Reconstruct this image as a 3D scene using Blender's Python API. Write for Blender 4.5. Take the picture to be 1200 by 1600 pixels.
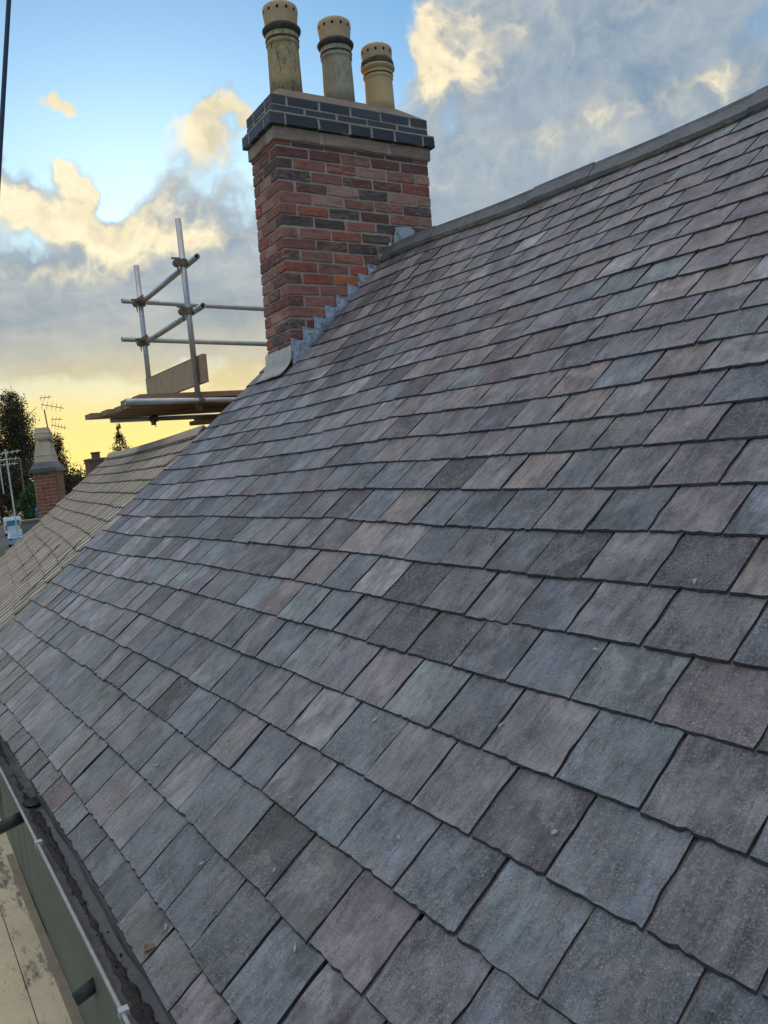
import bpy, bmesh, math, random
import numpy as np
from mathutils import Matrix, Vector

R_ = random.Random(7)
S = bpy.context.scene
for o in list(bpy.data.objects):
    bpy.data.objects.remove(o)
COL = S.collection

# ---------------------------------------------------------------- camera
F_PX = 1304.13
yaw, pit, roll = (math.radians(a) for a in (-31.5645, -4.6089, -6.0757))
fw = Vector((math.cos(yaw) * math.cos(pit), math.sin(yaw) * math.cos(pit), math.sin(pit)))
rt = fw.cross(Vector((0, 0, 1))).normalized()
upv = rt.cross(fw)
r2 = math.cos(roll) * rt + math.sin(roll) * upv
u2 = -math.sin(roll) * rt + math.cos(roll) * upv
cam = bpy.data.cameras.new('camera')
cam.sensor_fit = 'VERTICAL'
cam.sensor_height = 24
cam.sensor_width = 18
cam.lens = F_PX / 1600 * 24
cam.clip_start = 0.05
cam.clip_end = 4000
co = bpy.data.objects.new('camera', cam)
COL.objects.link(co)
co.matrix_world = Matrix(((r2.x, u2.x, -fw.x, 0), (r2.y, u2.y, -fw.y, 0), (r2.z, u2.z, -fw.z, 0), (0, 0, 0, 1)))
S.camera = co

# ---------------------------------------------------------------- sun, sky, exposure
SUN_EL = math.radians(7.0)
sun_dir = Vector((0.951, -0.308, math.tan(SUN_EL))).normalized()
sl = bpy.data.lights.new('sun', 'SUN')
sl.energy = 2.0
sl.angle = math.radians(0.5)
sl.color = (1.0, 0.72, 0.40)
so = bpy.data.objects.new('sun', sl)
COL.objects.link(so)
so.rotation_euler = sun_dir.to_track_quat('Z', 'Y').to_euler()
S.view_settings.view_transform = 'Standard'
S.view_settings.look = 'None'
S.view_settings.exposure = 0.72
S.view_settings.gamma = 1.0
S.view_settings.use_curve_mapping = False


class NT:
    """small helper to write node trees"""
    def __init__(s, tree):
        s.t = tree
        s.n = tree.nodes
        s.l = tree.links

    def put(s, sock, v):
        if v is None:
            return
        if isinstance(v, bpy.types.NodeSocket):
            s.l.new(v, sock)
        else:
            if sock.type == 'RGBA' and len(v) == 3:
                v = (*v, 1)
            sock.default_value = v

    def new(s, typ, ins=None, out=0, **kw):
        nd = s.n.new(typ)
        for k, v in kw.items():
            setattr(nd, k, v)
        for k, v in (ins or {}).items():
            s.put(nd.inputs[k], v)
        return nd.outputs[out]

    def m(s, op, a, b=None, c=None, clamp=False):
        nd = s.n.new('ShaderNodeMath')
        nd.operation = op
        nd.use_clamp = clamp
        for i, v in enumerate((a, b, c)):
            s.put(nd.inputs[i], v)
        return nd.outputs[0]

    def v(s, op, a, b=None, out=0, scale=None):
        nd = s.n.new('ShaderNodeVectorMath')
        nd.operation = op
        s.put(nd.inputs[0], a)
        if b is not None:
            s.put(nd.inputs[1], b)
        if scale is not None:
            s.put(nd.inputs[3], scale)
        return nd.outputs[out]

    def dot(s, a, b):
        return s.v('DOT_PRODUCT', a, b, out=1)

    def noise(s, vec, scale, detail=5, rough=0.55, out=0, dist=0.0):
        return s.new('ShaderNodeTexNoise', {'Vector': vec, 'Scale': scale, 'Detail': detail, 'Roughness': rough, 'Distortion': dist}, out)

    def mix(s, fac, a, b, typ='MIX'):
        nd = s.n.new('ShaderNodeMix')
        nd.data_type = 'RGBA'
        nd.blend_type = typ
        s.put(nd.inputs[0], fac)
        s.put(nd.inputs[6], a)
        s.put(nd.inputs[7], b)
        return nd.outputs[2]

    def mapr(s, val, a, b, c=0.0, d=1.0, smooth=False):
        nd = s.n.new('ShaderNodeMapRange')
        if smooth:
            nd.interpolation_type = 'SMOOTHSTEP'
        s.put(nd.inputs[0], val)
        for i, x in enumerate((a, b, c, d)):
            s.put(nd.inputs[1 + i], x)
        return nd.outputs[0]

    def mapping(s, vec, scale=(1, 1, 1), rot=(0, 0, 0), loc=(0, 0, 0)):
        return s.new('ShaderNodeMapping', {'Vector': vec, 'Location': loc, 'Rotation': rot, 'Scale': scale})


world = bpy.data.worlds.new('World')
S.world = world
world.use_nodes = True
wt = NT(world.node_tree)
wt.n.clear()


def ray(px, py):
    """direction of sky features, as azimuth/elevation unit vectors"""
    d = fw + r2 * ((px - 600) / F_PX) - u2 * ((py - 800) / F_PX)
    return d.normalized()


def build_sky():
    t = wt
    D0 = t.v('NORMALIZE', t.new('ShaderNodeTexCoord', out=0))
    z = t.new('ShaderNodeSeparateXYZ', {0: D0}, out=2)
    sky = t.n.new('ShaderNodeTexSky')
    sky.sky_type = 'NISHITA'
    sky.sun_disc = False
    sky.sun_elevation = SUN_EL
    sky.sun_rotation = math.atan2(sun_dir.x, sun_dir.y)
    sky.air_density = 1.0
    sky.dust_density = 0.6
    sky.ozone_density = 2.5
    base = t.v('MULTIPLY', t.v('SCALE', sky.outputs[0], scale=SKY_K), (0.62, 0.85, 0.97))
    # low sun: pale and golden light in the lower sky around it
    sd = t.dot(D0, tuple(Vector((sun_dir.x, sun_dir.y, 0.02)).normalized()))
    side = t.mapr(sd, 0.45, 0.97, 0, 1, True)
    zz = t.m('ADD', t.m('MAXIMUM', z, 0.0), 0.10)
    P = t.v('DIVIDE', D0, t.new('ShaderNodeCombineXYZ', {0: zz, 1: zz, 2: 1.0}))
    n_str = t.noise(P, 1.35, 6, 0.6)
    zw = t.m('ADD', z, t.m('MULTIPLY', t.m('SUBTRACT', n_str, 0.5), 0.10))
    pale = t.m('MULTIPLY', t.mapr(z, 0.42, 0.12, 0, 1, True), side)
    base = t.mix(t.m('MULTIPLY', pale, 0.9), base, (0.30, 0.385, 0.44))
    glow = t.m('MULTIPLY', t.mapr(zw, 0.185, 0.045, 0, 1, True), side)

    def blob(W, px, py, rx, ry, ang, amp):
        c = ray(px, py)
        k = 1.0 / F_PX
        ca, sa = math.cos(math.radians(ang)), math.sin(math.radians(ang))
        e1 = r2 * ca + u2 * sa
        e2 = -r2 * sa + u2 * ca
        o = t.v('SUBTRACT', W, tuple(c))
        a = t.dot(o, tuple(e1 / (rx * k)))
        b = t.dot(o, tuple(e2 / (ry * k)))
        q = t.m('ADD', t.m('MULTIPLY', a, a), t.m('MULTIPLY', b, b))
        return t.m('MULTIPLY', t.m('EXPONENT', t.m('MULTIPLY', q, -1.0)), amp)

    def total(W, lst):
        acc = None
        for b in lst:
            x = blob(W, *b)
            acc = x if acc is None else t.m('ADD', acc, x)
        return acc

    n_big = t.noise(P, 0.75, 3, 0.5)

    def density(D):
        w1 = t.v('SCALE', t.v('SUBTRACT', t.noise(D, 6.0, 3, 0.55, out=1), (0.5, 0.5, 0.5)), scale=0.13)
        w2 = t.v('SCALE', t.v('SUBTRACT', t.noise(D, 22.0, 3, 0.6, out=1), (0.5, 0.5, 0.5)), scale=0.05)
        W = t.v('ADD', t.v('ADD', D, w1), w2)
        # cauliflower texture: folded noise at three sizes
        f = None
        for sc, amp in ((9.0, 0.55), (21.0, 0.32), (52.0, 0.18)):
            x = t.m('MULTIPLY', t.m('SUBTRACT', 0.30, t.m('ABSOLUTE', t.m('SUBTRACT', t.noise(W, sc, 2, 0.5), 0.5))), amp * 3.0)
            f = x if f is None else t.m('ADD', f, x)
        d = t.m('ADD', t.m('ADD', total(W, GREY), total(W, CREAM)), t.m('MULTIPLY', t.m('SUBTRACT', f, 0.72), 0.95))
        return t.m('ADD', d, t.m('MULTIPLY', t.m('SUBTRACT', n_big, 0.46), 1.6)), W, f

    d0, W, f = density(D0)
    d0 = t.m('ADD', d0, t.mapr(z, 0.45, 0.9, 0, 0.5, True))  # extra cloud added overhead, out of view, for light on the roof
    toward = Vector(ray(300, 640)) - Vector(ray(520, 240))
    d1, _, _ = density(t.v('ADD', D0, tuple(toward * 0.085)))
    m = t.mapr(d0, 0.10, 0.82, 0, 1, True)
    lit = t.m('ADD', t.m('MULTIPLY', t.m('SUBTRACT', d0, d1), 0.62), t.m('MULTIPLY', total(W, CREAM), 0.80))
    lit = t.m('ADD', lit, t.m('MULTIPLY', t.m('SUBTRACT', f, 0.72), 0.40))
    lit = t.m('MULTIPLY', lit, t.mapr(z, 0.26, 0.14, 1.0, 0.45, True))
    lit = t.mapr(lit, 0.10, 1.0, 0, 1, True)
    body = t.mix(t.mapr(t.m('ADD', t.m('MULTIPLY', n_str, 0.6), t.m('MULTIPLY', f, 0.4)), 0.44, 0.74), (0.120, 0.175, 0.245), (0.285, 0.315, 0.33))
    body = t.mix(t.m('MULTIPLY', t.mapr(z, 0.30, 0.09, 0, 0.6, True), side), body, t.mix(t.mapr(n_str, 0.38, 0.62), (0.20, 0.215, 0.225), (0.40, 0.365, 0.29)))
    east = t.mapr(sd, 0.62, -0.1, 0, 1, True)
    body = t.mix(east, body, t.mix(t.mapr(f, 0.5, 0.9), (0.42, 0.37, 0.36), (0.62, 0.56, 0.53)))  # unseen clouds away from the sun warmed to warm the light
    over = t.mapr(z, 0.40, 0.95, 0, 1, True)
    body = t.mix(t.m('MULTIPLY', over, 0.8), body, (0.49, 0.455, 0.435))
    body = t.v('SCALE', body, scale=t.mapr(z, 0.40, 0.95, 1.0, 3.1, True))  # unseen overhead cloud brightened to light the roof
    cream = t.mix(t.mapr(lit, 0.3, 1.0), (0.43, 0.385, 0.29), (0.64, 0.55, 0.36))
    cream = t.v('SCALE', cream, scale=t.mapr(f, 0.45, 0.95, 0.72, 1.12))
    ccol = t.mix(lit, body, cream)
    col = base
    gcol = t.mix(t.mapr(z, 0.15, 0.03), (0.56, 0.46, 0.24), (0.70, 0.55, 0.165))
    col = t.mix(t.m('MULTIPLY', m, 0.93), col, ccol)
    col = t.mix(t.m('MULTIPLY', glow, t.mapr(m, 0, 1, 0.95, 0.80)), col, gcol)
    # below the horizon: dull ground colour for distant bounce
    col = t.mix(t.mapr(z, -0.01, -0.05, 0, 1), col, (0.10, 0.095, 0.075))
    bg = t.n.new('ShaderNodeBackground')
    t.l.new(col, bg.inputs[0])
    bg.inputs[1].default_value = 1.0
    out = t.n.new('ShaderNodeOutputWorld')
    t.l.new(bg.outputs[0], out.inputs[0])


SKY_K = 0.15
GREY = [(120, 480, 380, 80, 2, 0.95), (330, 545, 330, 55, -3, 0.85), (345, 345, 100, 50, -25, 0.35), (235, 290, 110, 20, -30, 0.3),
        (980, 170, 330, 120, 18, 1.0), (830, 110, 130, 100, 20, 0.45), (730, 290, 100, 90, 0, 0.4),
        (140, 110, 260, 120, 0, -1.25), (540, 60, 120, 110, 0, -1.0), (1170, 45, 60, 40, 20, -0.5), (200, 265, 280, 80, 0, -0.45), (215, 255, 130, 50, -10, -0.15), (60, 370, 70, 25, 10, -0.45), (150, 400, 60, 16, 8, -0.3), (840, 275, 80, 30, 25, -0.5), (700, 215, 25, 50, -30, -0.5)]
CREAM = [(655, 75, 34, 85, -22, 0.75), (745, 40, 70, 50, 30, 0.7), (690, 145, 32, 42, -35, 0.5), (230, 355, 140, 62, 14, 0.95), (318, 240, 62, 34, 10, 1.5), (370, 182, 48, 22, 18, 1.5), (160, 345, 70, 30, 15, 0.6), (300, 395, 90, 28, 5, 0.5),
         (105, 181, 22, 14, 0, 1.9), (122, 275, 30, 28, 0, 1.5), (15, 300, 55, 44, 0, 1.2), (110, 330, 60, 20, 0, 0.5), (395, 105, 16, 22, 0, 0.55),
         (60, 420, 100, 20, 8, 0.45), (1020, 165, 130, 36, 15, 0.30), (1150, 100, 90, 26, 20, 0.25), (940, 30, 120, 22, 10, 0.30), (520, 140, 55, 26, 0, 0.5), (210, 90, 40, 12, 0, 0.25)]
build_sky()
world.cycles.sampling_method = 'AUTOMATIC'

# ---------------------------------------------------------------- object helpers
W_ = {}


def put(o, M=None, parent=None):
    M = M or Matrix.Identity(4)
    COL.objects.link(o)
    W_[o.name] = M
    if parent is not None:
        o.parent = parent
        o.matrix_parent_inverse = W_[parent.name].inverted()
    o.matrix_basis = M
    return o


def tag(o, label=None, cat=None, group=None, kind=None):
    if label:
        o['label'] = label
    if cat:
        o['category'] = cat
    if group:
        o['group'] = group
    if kind:
        o['kind'] = kind
    return o


def thing(name, loc, label, cat, group=None):
    o = bpy.data.objects.new(name, None)
    o.empty_display_size = 0.1
    put(o, Matrix.Translation(Vector(loc)))
    return tag(o, label, cat, group)


def mesh(name, verts, faces, mat, smooth=False):
    me = bpy.data.meshes.new(name)
    me.from_pydata([tuple(v) for v in verts], [], faces)
    me.update()
    if mat:
        me.materials.append(mat)
    if smooth:
        me.shade_smooth()
    return me


def part(name, me, parent, M=None):
    return put(bpy.data.objects.new(name, me), M, parent)


class MB:
    """collects shapes into one mesh"""
    def __init__(s):
        s.v, s.f = [], []

    def add(s, vs, fs):
        b = len(s.v)
        s.v += [Vector(v) for v in vs]
        s.f += [[b + i for i in f] for f in fs]
        return s

    def box(s, lo, hi, M=None):
        x0, y0, z0 = lo
        x1, y1, z1 = hi
        vs = [Vector(p) for p in ((x0, y0, z0), (x1, y0, z0), (x1, y1, z0), (x0, y1, z0), (x0, y0, z1), (x1, y0, z1), (x1, y1, z1), (x0, y1, z1))]
        if M:
            vs = [M @ v for v in vs]
        return s.add(vs, BOXF)

    def prism(s, poly, ext):
        """poly: 3-D outline, ext: extrusion vector"""
        n = len(poly)
        a = [Vector(p) for p in poly]
        e = Vector(ext)
        return s.add(a + [p + e for p in a], [list(range(n))[::-1], list(range(n, 2 * n))] + [[i, (i + 1) % n, n + (i + 1) % n, n + i] for i in range(n)])

    def tube(s, a, b, r, n=12, r1=None, hollow=None, cap=True):
        a, b = Vector(a), Vector(b)
        z = (b - a).normalized()
        x = z.orthogonal().normalized()
        y = z.cross(x)
        r1 = r if r1 is None else r1
        ring = lambda c, rr: [c + (x * math.cos(2 * math.pi * i / n) + y * math.sin(2 * math.pi * i / n)) * rr for i in range(n)]
        vs = ring(a, r) + ring(b, r1)
        fs = [[i, (i + 1) % n, n + (i + 1) % n, n + i] for i in range(n)]
        if hollow:
            dpt = min(0.12, (b - a).length * 0.45)
            vs += ring(a, hollow) + ring(b, hollow) + ring(a + z * dpt, hollow) + ring(b - z * dpt, hollow)
            for i in range(n):
                j = (i + 1) % n
                fs += [[i, 2 * n + i, 2 * n + j, j], [n + i, n + j, 3 * n + j, 3 * n + i],
                       [2 * n + i, 4 * n + i, 4 * n + j, 2 * n + j], [3 * n + i, 3 * n + j, 5 * n + j, 5 * n + i]]
            fs += [list(range(4 * n, 5 * n)), list(range(5 * n, 6 * n))[::-1]]
        elif cap:
            fs += [list(range(n))[::-1], list(range(n, 2 * n))]
        return s.add(vs, fs)

    def lathe(s, prof, n=28, M=None, close=True):
        vs, fs = [], []
        for r, z in prof:
            vs += [Vector((r * math.cos(2 * math.pi * i / n), r * math.sin(2 * math.pi * i / n), z)) for i in range(n)]
        for k in range(len(prof) - 1):
            for i in range(n):
                j = (i + 1) % n
                fs.append([k * n + i, k * n + j, (k + 1) * n + j, (k + 1) * n + i])
        if close:
            fs += [list(range(n))[::-1], list(range((len(prof) - 1) * n, len(prof) * n))]
        if M:
            vs = [M @ v for v in vs]
        return s.add(vs, fs)

    def mesh(s, name, mat, smooth=False):
        me = mesh(name, s.v, s.f, mat)
        if smooth:
            for p in me.polygons:
                p.use_smooth = len(p.vertices) == 4
        return me

    def obj(s, name, mat, parent=None, M=None, smooth=False):
        return part(name, s.mesh(name, mat, smooth), parent, M)


BOXF = [[0, 3, 2, 1], [4, 5, 6, 7], [0, 1, 5, 4], [1, 2, 6, 5], [2, 3, 7, 6], [3, 0, 4, 7]]


def ss(x):
    x = min(1.0, max(0.0, x))
    return x * x * (3 - 2 * x)


# ---------------------------------------------------------------- materials
def mat(name):
    m = bpy.data.materials.new(name)
    m.use_nodes = True
    t = NT(m.node_tree)
    t.n.clear()
    b = t.n.new('ShaderNodeBsdfPrincipled')
    o = t.n.new('ShaderNodeOutputMaterial')
    t.l.new(b.outputs[0], o.inputs[0])
    return m, t, b


def finish(t, b, col, rough, height=None, dist=0.002, strength=1.0, spec=0.5, metal=0.0):
    t.put(b.inputs['Base Color'], col)
    t.put(b.inputs['Roughness'], rough)
    b.inputs['Specular IOR Level'].default_value = spec
    b.inputs['Metallic'].default_value = metal
    if height is not None:
        bp = t.n.new('ShaderNodeBump')
        bp.inputs['Strength'].default_value = strength
        bp.inputs['Distance'].default_value = dist
        t.l.new(height, bp.inputs['Height'])
        t.l.new(bp.outputs[0], b.inputs['Normal'])


def slate_mat(name, attr):
    m, t, b = mat(name)
    loc = t.new('ShaderNodeAttribute', attribute_name='loc', out=1)
    if attr:
        tint = t.new('ShaderNodeAttribute', attribute_name='tint', out=0)
        seed = t.new('ShaderNodeAttribute', attribute_name='seed', out=2)
    else:
        oi = t.n.new('ShaderNodeObjectInfo')
        tint, seed = oi.outputs['Color'], oi.outputs['Random']
    off = t.new('ShaderNodeCombineXYZ', {0: t.m('MULTIPLY', seed, 37.0), 1: t.m('MULTIPLY', seed, 91.0), 2: t.m('MULTIPLY', seed, 53.0)})
    P = t.v('ADD', loc, off)
    s1 = t.m('FRACT', t.m('MULTIPLY', seed, 17.31))
    s2 = t.m('FRACT', t.m('MULTIPLY', seed, 41.77))
    # riven streaks, direction differs a little from slate to slate
    rot = t.new('ShaderNodeCombineXYZ', {2: t.mapr(s1, 0, 1, -0.5, 0.35)})
    Q = t.n.new('ShaderNodeMapping')
    t.l.new(P, Q.inputs['Vector'])
    t.l.new(rot, Q.inputs['Rotation'])
    Q.inputs['Scale'].default_value = (1.0, 0.32, 1.0)
    Q = Q.outputs[0]
    streak = t.noise(Q, 42.0, 6, 0.6, dist=0.4)
    cleft = t.noise(Q, 15.0, 4, 0.5, dist=0.8)
    steps = t.m('DIVIDE', t.m('ROUND', t.m('MULTIPLY', cleft, 9.0)), 9.0)
    steps = t.mix(0.45, steps, cleft)
    grit = t.noise(P, 300.0, 3, 0.7)
    grit2 = t.noise(P, 120.0, 5, 0.7)
    blot = t.noise(P, 11.0, 5, 0.6)
    rough_area = t.mapr(t.noise(P, 6.0, 3, 0.5), 0.38, 0.62)
    # colour
    k = t.m('ADD', t.m('MULTIPLY', streak, 0.5), t.m('MULTIPLY', blot, 0.5))
    col = t.v('SCALE', tint, scale=t.mapr(k, 0.38, 0.62, 0.42, 1.56))
    smooth_face = t.m('MULTIPLY', t.mapr(t.noise(P, 8.0, 3, 0.5, dist=0.6), 0.47, 0.54), t.m('GREATER_THAN', t.m('FRACT', t.m('MULTIPLY', seed, 7.77)), 0.6))
    col = t.v('SCALE', col, scale=t.mapr(smooth_face, 0, 1, 1.06, 0.62))
    dusty = t.m('MULTIPLY', t.mapr(t.noise(P, 17.0, 7, 0.78), 0.44, 0.62), t.mapr(s2, 0, 1, 0.2, 0.85))
    dusty = t.m('MULTIPLY', dusty, t.mapr(smooth_face, 0, 1, 1.0, 0.35))
    col = t.mix(dusty, col, (0.27, 0.25, 0.225))
    specks = t.mapr(t.m('ADD', t.m('MULTIPLY', grit, 0.6), t.m('MULTIPLY', grit2, 0.4)), 0.505, 0.63)
    col = t.mix(t.m('MULTIPLY', specks, t.mapr(smooth_face, 0, 1, 0.85, 0.35)), col, (0.40, 0.395, 0.385))
    fib = t.noise(t.v('MULTIPLY', Q, (1.0, 0.22, 1.0)), 210.0, 4, 0.65)
    col = t.v('SCALE', col, scale=t.mapr(fib, 0.32, 0.68, 0.87, 1.14))
    dark = t.mapr(t.m('ADD', t.m('MULTIPLY', t.noise(Q, 90.0, 6, 0.75), 0.6), t.m('MULTIPLY', grit, 0.4)), 0.46, 0.36)
    col = t.mix(t.m('MULTIPLY', dark, 0.75), col, (0.05, 0.05, 0.052))
    # edges of the riven layers
    fr = t.m('ABSOLUTE', t.m('SUBTRACT', t.m('FRACT', t.m('ADD', t.m('MULTIPLY', cleft, 9.0), 0.5)), 0.5))
    lay = t.m('MULTIPLY', t.mapr(fr, 0.06, 0.0), t.m('MULTIPLY', t.mapr(t.noise(P, 13.0, 3, 0.5), 0.48, 0.60), t.m('GREATER_THAN', t.m('FRACT', t.m('MULTIPLY', seed, 5.13)), 0.35)))
    col = t.mix(t.m('MULTIPLY', lay, 0.6), col, (0.055, 0.052, 0.056))
    lay2 = t.m('MULTIPLY', t.mapr(t.m('FRACT', t.m('ADD', t.m('MULTIPLY', cleft, 9.0), 0.42)), 0.10, 0.0), t.mapr(t.noise(P, 15.0, 3, 0.5), 0.5, 0.62))
    col = t.mix(t.m('MULTIPLY', lay2, 0.35), col, (0.42, 0.41, 0.41))
    # a few pale scratches
    scr = t.m('ABSOLUTE', t.m('SUBTRACT', t.noise(t.mapping(P, (1.0, 0.45, 1), (0, 0, 0.7)), 9.0, 1, 0.4), 0.5))
    scr = t.m('MULTIPLY', t.mapr(scr, 0.004, 0.0), t.m('GREATER_THAN', s1, 0.72))
    col = t.mix(t.m('MULTIPLY', scr, 0.5), col, (0.40, 0.41, 0.42))
    h = t.m('ADD', t.m('MULTIPLY', steps, 1.6), t.m('MULTIPLY', streak, 0.55))
    gs = t.m('MULTIPLY', t.m('MULTIPLY', t.m('ADD', t.m('MULTIPLY', grit2, 0.55), t.m('MULTIPLY', grit, 0.25)), t.mapr(rough_area, 0, 1, 0.45, 1.0)), t.mapr(smooth_face, 0, 1, 1.0, 0.5))
    h = t.m('ADD', t.m('ADD', h, gs), t.m('MULTIPLY', fib, 0.30))
    finish(t, b, col, t.m('SUBTRACT', t.mapr(streak, 0.3, 0.7, 0.36, 0.58), t.m('MULTIPLY', smooth_face, 0.06)), h, 0.018, 1.0, 0.5)
    return m


def generic(name, c1, c2, scale=8, rough=0.8, bump=0.002, bscale=60, spec=0.4, metal=0.0, stretch=(1, 1, 1), extra=None, attr=False):
    m, t, b = mat(name)
    P = t.mapping(t.new('ShaderNodeTexCoord', out=3), stretch)
    n = t.noise(P, scale, 6, 0.62)
    n2 = t.noise(P, bscale, 5, 0.65)
    f = t.mapr(t.m('ADD', t.m('MULTIPLY', n, 0.65), t.m('MULTIPLY', n2, 0.35)), 0.34, 0.66)
    col = t.mix(f, c1, c2)
    if extra:
        col = extra(t, P, col)
    finish(t, b, col, rough, t.m('ADD', n2, t.m('MULTIPLY', n, 0.5)), bump, 0.9, spec, metal)
    return m


def object_tinted(name, rough, bump, mortar=None, spec=0.4, NS=(2.2, 9.0)):
    """colour comes from the object's own colour; used by bricks and tiles"""
    m, t, b = mat(name)
    oi = t.n.new('ShaderNodeObjectInfo')
    P = t.v('ADD', t.new('ShaderNodeTexCoord', out=3), t.new('ShaderNodeCombineXYZ', {0: t.m('MULTIPLY', oi.outputs['Random'], 40.0), 1: t.m('MULTIPLY', oi.outputs['Random'], 17.0)}))
    n = t.noise(P, NS[0], 6, 0.65)
    n2 = t.noise(P, NS[1], 5, 0.7)
    col = t.v('SCALE', oi.outputs['Color'], scale=t.mapr(t.m('ADD', t.m('MULTIPLY', n, 0.6), t.m('MULTIPLY', n2, 0.4)), 0.3, 0.7, 0.62, 1.35))
    if mortar:
        f = t.m('MULTIPLY', t.mapr(t.noise(P, 3.2, 7, 0.78), 0.46, 0.68), t.mapr(t.m('FRACT', t.m('MULTIPLY', oi.outputs['Random'], 9.7)), 0, 1, 0.15, 0.85))
        col = t.mix(f, col, mortar)
        col = t.mix(t.m('MULTIPLY', t.mapr(t.noise(P, 1.7, 5, 0.65), 0.56, 0.72), 0.55), col, (0.045, 0.035, 0.033))
    finish(t, b, col, rough, t.m('ADD', n2, n), bump, 0.9, spec)
    return m


M_slate = slate_mat('slate', False)
M_slate_all = slate_mat('slate_field', True)
M_slate_edge = generic('slate_broken_edge_shade', (0.020, 0.020, 0.022), (0.085, 0.08, 0.078), 60, 0.85, 0.003, 160)  # dark broken edges, with the shade of the gaps put into the colour
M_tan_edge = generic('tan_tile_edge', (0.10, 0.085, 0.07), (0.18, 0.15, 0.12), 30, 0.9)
M_dark = generic('roof_felt', (0.02, 0.02, 0.02), (0.035, 0.033, 0.03), 6, 0.95)
M_mortar = generic('mortar', (0.33, 0.245, 0.195), (0.54, 0.425, 0.34), 14, 0.95, 0.004, 120)
M_bed = generic('ridge_bedding', (0.11, 0.085, 0.065), (0.22, 0.175, 0.135), 12, 0.95, 0.006, 90)  # bedding tone, darkened for the shade under the ridge tiles
M_ridge = generic('ridge_clay', (0.07, 0.075, 0.082), (0.15, 0.158, 0.168), 11, 0.6, 0.0025, 70)
M_brick = object_tinted('brick', 0.85, 0.004, (0.46, 0.345, 0.27))
M_blue = object_tinted('blue_brick', 0.55, 0.002, None, 0.5)
M_lead = generic('lead', (0.15, 0.165, 0.22), (0.66, 0.69, 0.78), 34, 0.42, 0.003, 60, 0.6, 0.25)
M_leadpale = generic('lead_pale', (0.30, 0.33, 0.36), (0.48, 0.50, 0.50), 14, 0.5, 0.003, 50, 0.5, 0.15)
M_apron = generic('lead_apron', (0.33, 0.32, 0.29), (0.50, 0.48, 0.44), 22, 0.6, 0.002, 60, 0.5, 0.1, (1, 1, 0.4))


def pot_dirt(amount):
    def ex(t, P, col):
        f = t.m('MULTIPLY', t.mapr(t.noise(t.mapping(P, (1, 1, 0.28)), 46.0, 8, 0.82), 0.535, 0.62), amount)
        col = t.mix(f, col, (0.025, 0.025, 0.02))
        g = t.m('MULTIPLY', t.mapr(t.noise(P, 10.0, 5, 0.6), 0.5, 0.7), 0.5 * amount)
        return t.mix(g, col, (0.15, 0.12, 0.07))
    return ex


M_pot1 = generic('buff_pot_stained', (0.40, 0.285, 0.145), (0.54, 0.40, 0.22), 14, 0.8, 0.003, 70, 0.35, extra=pot_dirt(1.0))
M_pot2 = generic('grey_pot_stained', (0.35, 0.285, 0.195), (0.49, 0.41, 0.30), 16, 0.85, 0.003, 70, 0.35, extra=pot_dirt(0.45))
M_pot3 = generic('clean_pot', (0.60, 0.39, 0.20), (0.68, 0.46, 0.25), 6, 0.75, 0.001, 50, 0.35)
M_cap = generic('terracotta_cap', (0.50, 0.335, 0.195), (0.64, 0.45, 0.275), 12, 0.85, 0.002, 60, extra=pot_dirt(0.22))
M_soot = generic('sooty_bead', (0.04, 0.035, 0.028), (0.13, 0.11, 0.08), 20, 0.9, 0.003, 60)
M_hole = generic('hole_shade', (0.006, 0.005, 0.005), (0.012, 0.01, 0.01), 6, 0.9)  # near-black, painted shade for vent holes and open joints
M_galv = generic('galvanised_tube', (0.36, 0.37, 0.38), (0.55, 0.56, 0.56), 14, 0.45, 0.0005, 90, 0.5, 0.75)
M_coupler = generic('coupler_steel', (0.10, 0.08, 0.06), (0.26, 0.22, 0.18), 40, 0.6, 0.002, 120, 0.5, 0.5)
M_wood = generic('scaffold_timber', (0.22, 0.15, 0.09), (0.40, 0.28, 0.18), 5, 0.85, 0.002, 34, 0.3, 0, (0.35, 3, 3))
M_toe = generic('toe_board_timber', (0.34, 0.235, 0.155), (0.46, 0.34, 0.24), 5, 0.85, 0.002, 34, 0.3, 0, (3, 3, 3))
M_gutter = generic('grey_gutter', (0.085, 0.09, 0.10), (0.21, 0.21, 0.21), 12, 0.5, 0.001, 60, 0.5)
M_sludge = generic('gutter_sludge', (0.025, 0.025, 0.027), (0.10, 0.098, 0.095), 30, 0.8, 0.01, 120)
M_green = generic('green_board', (0.105, 0.125, 0.095), (0.145, 0.168, 0.13), 3, 0.6, 0.0006, 60)
M_pipe = generic('dark_pipe', (0.02, 0.026, 0.025), (0.04, 0.05, 0.047), 8, 0.5)


def deck_dirt(t, P, col):
    f = t.mapr(t.noise(t.mapping(P, (0.8, 2.6, 1)), 4.0, 8, 0.75), 0.51, 0.60)
    col = t.mix(t.m('MULTIPLY', f, 0.85), col, (0.09, 0.085, 0.10))
    g = t.m('MULTIPLY', t.mapr(t.noise(P, 55.0, 6, 0.8), 0.55, 0.66), t.mapr(t.noise(P, 5.0, 4, 0.6), 0.46, 0.60))
    return t.mix(t.m('MULTIPLY', g, 0.75), col, (0.06, 0.05, 0.045))


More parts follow.
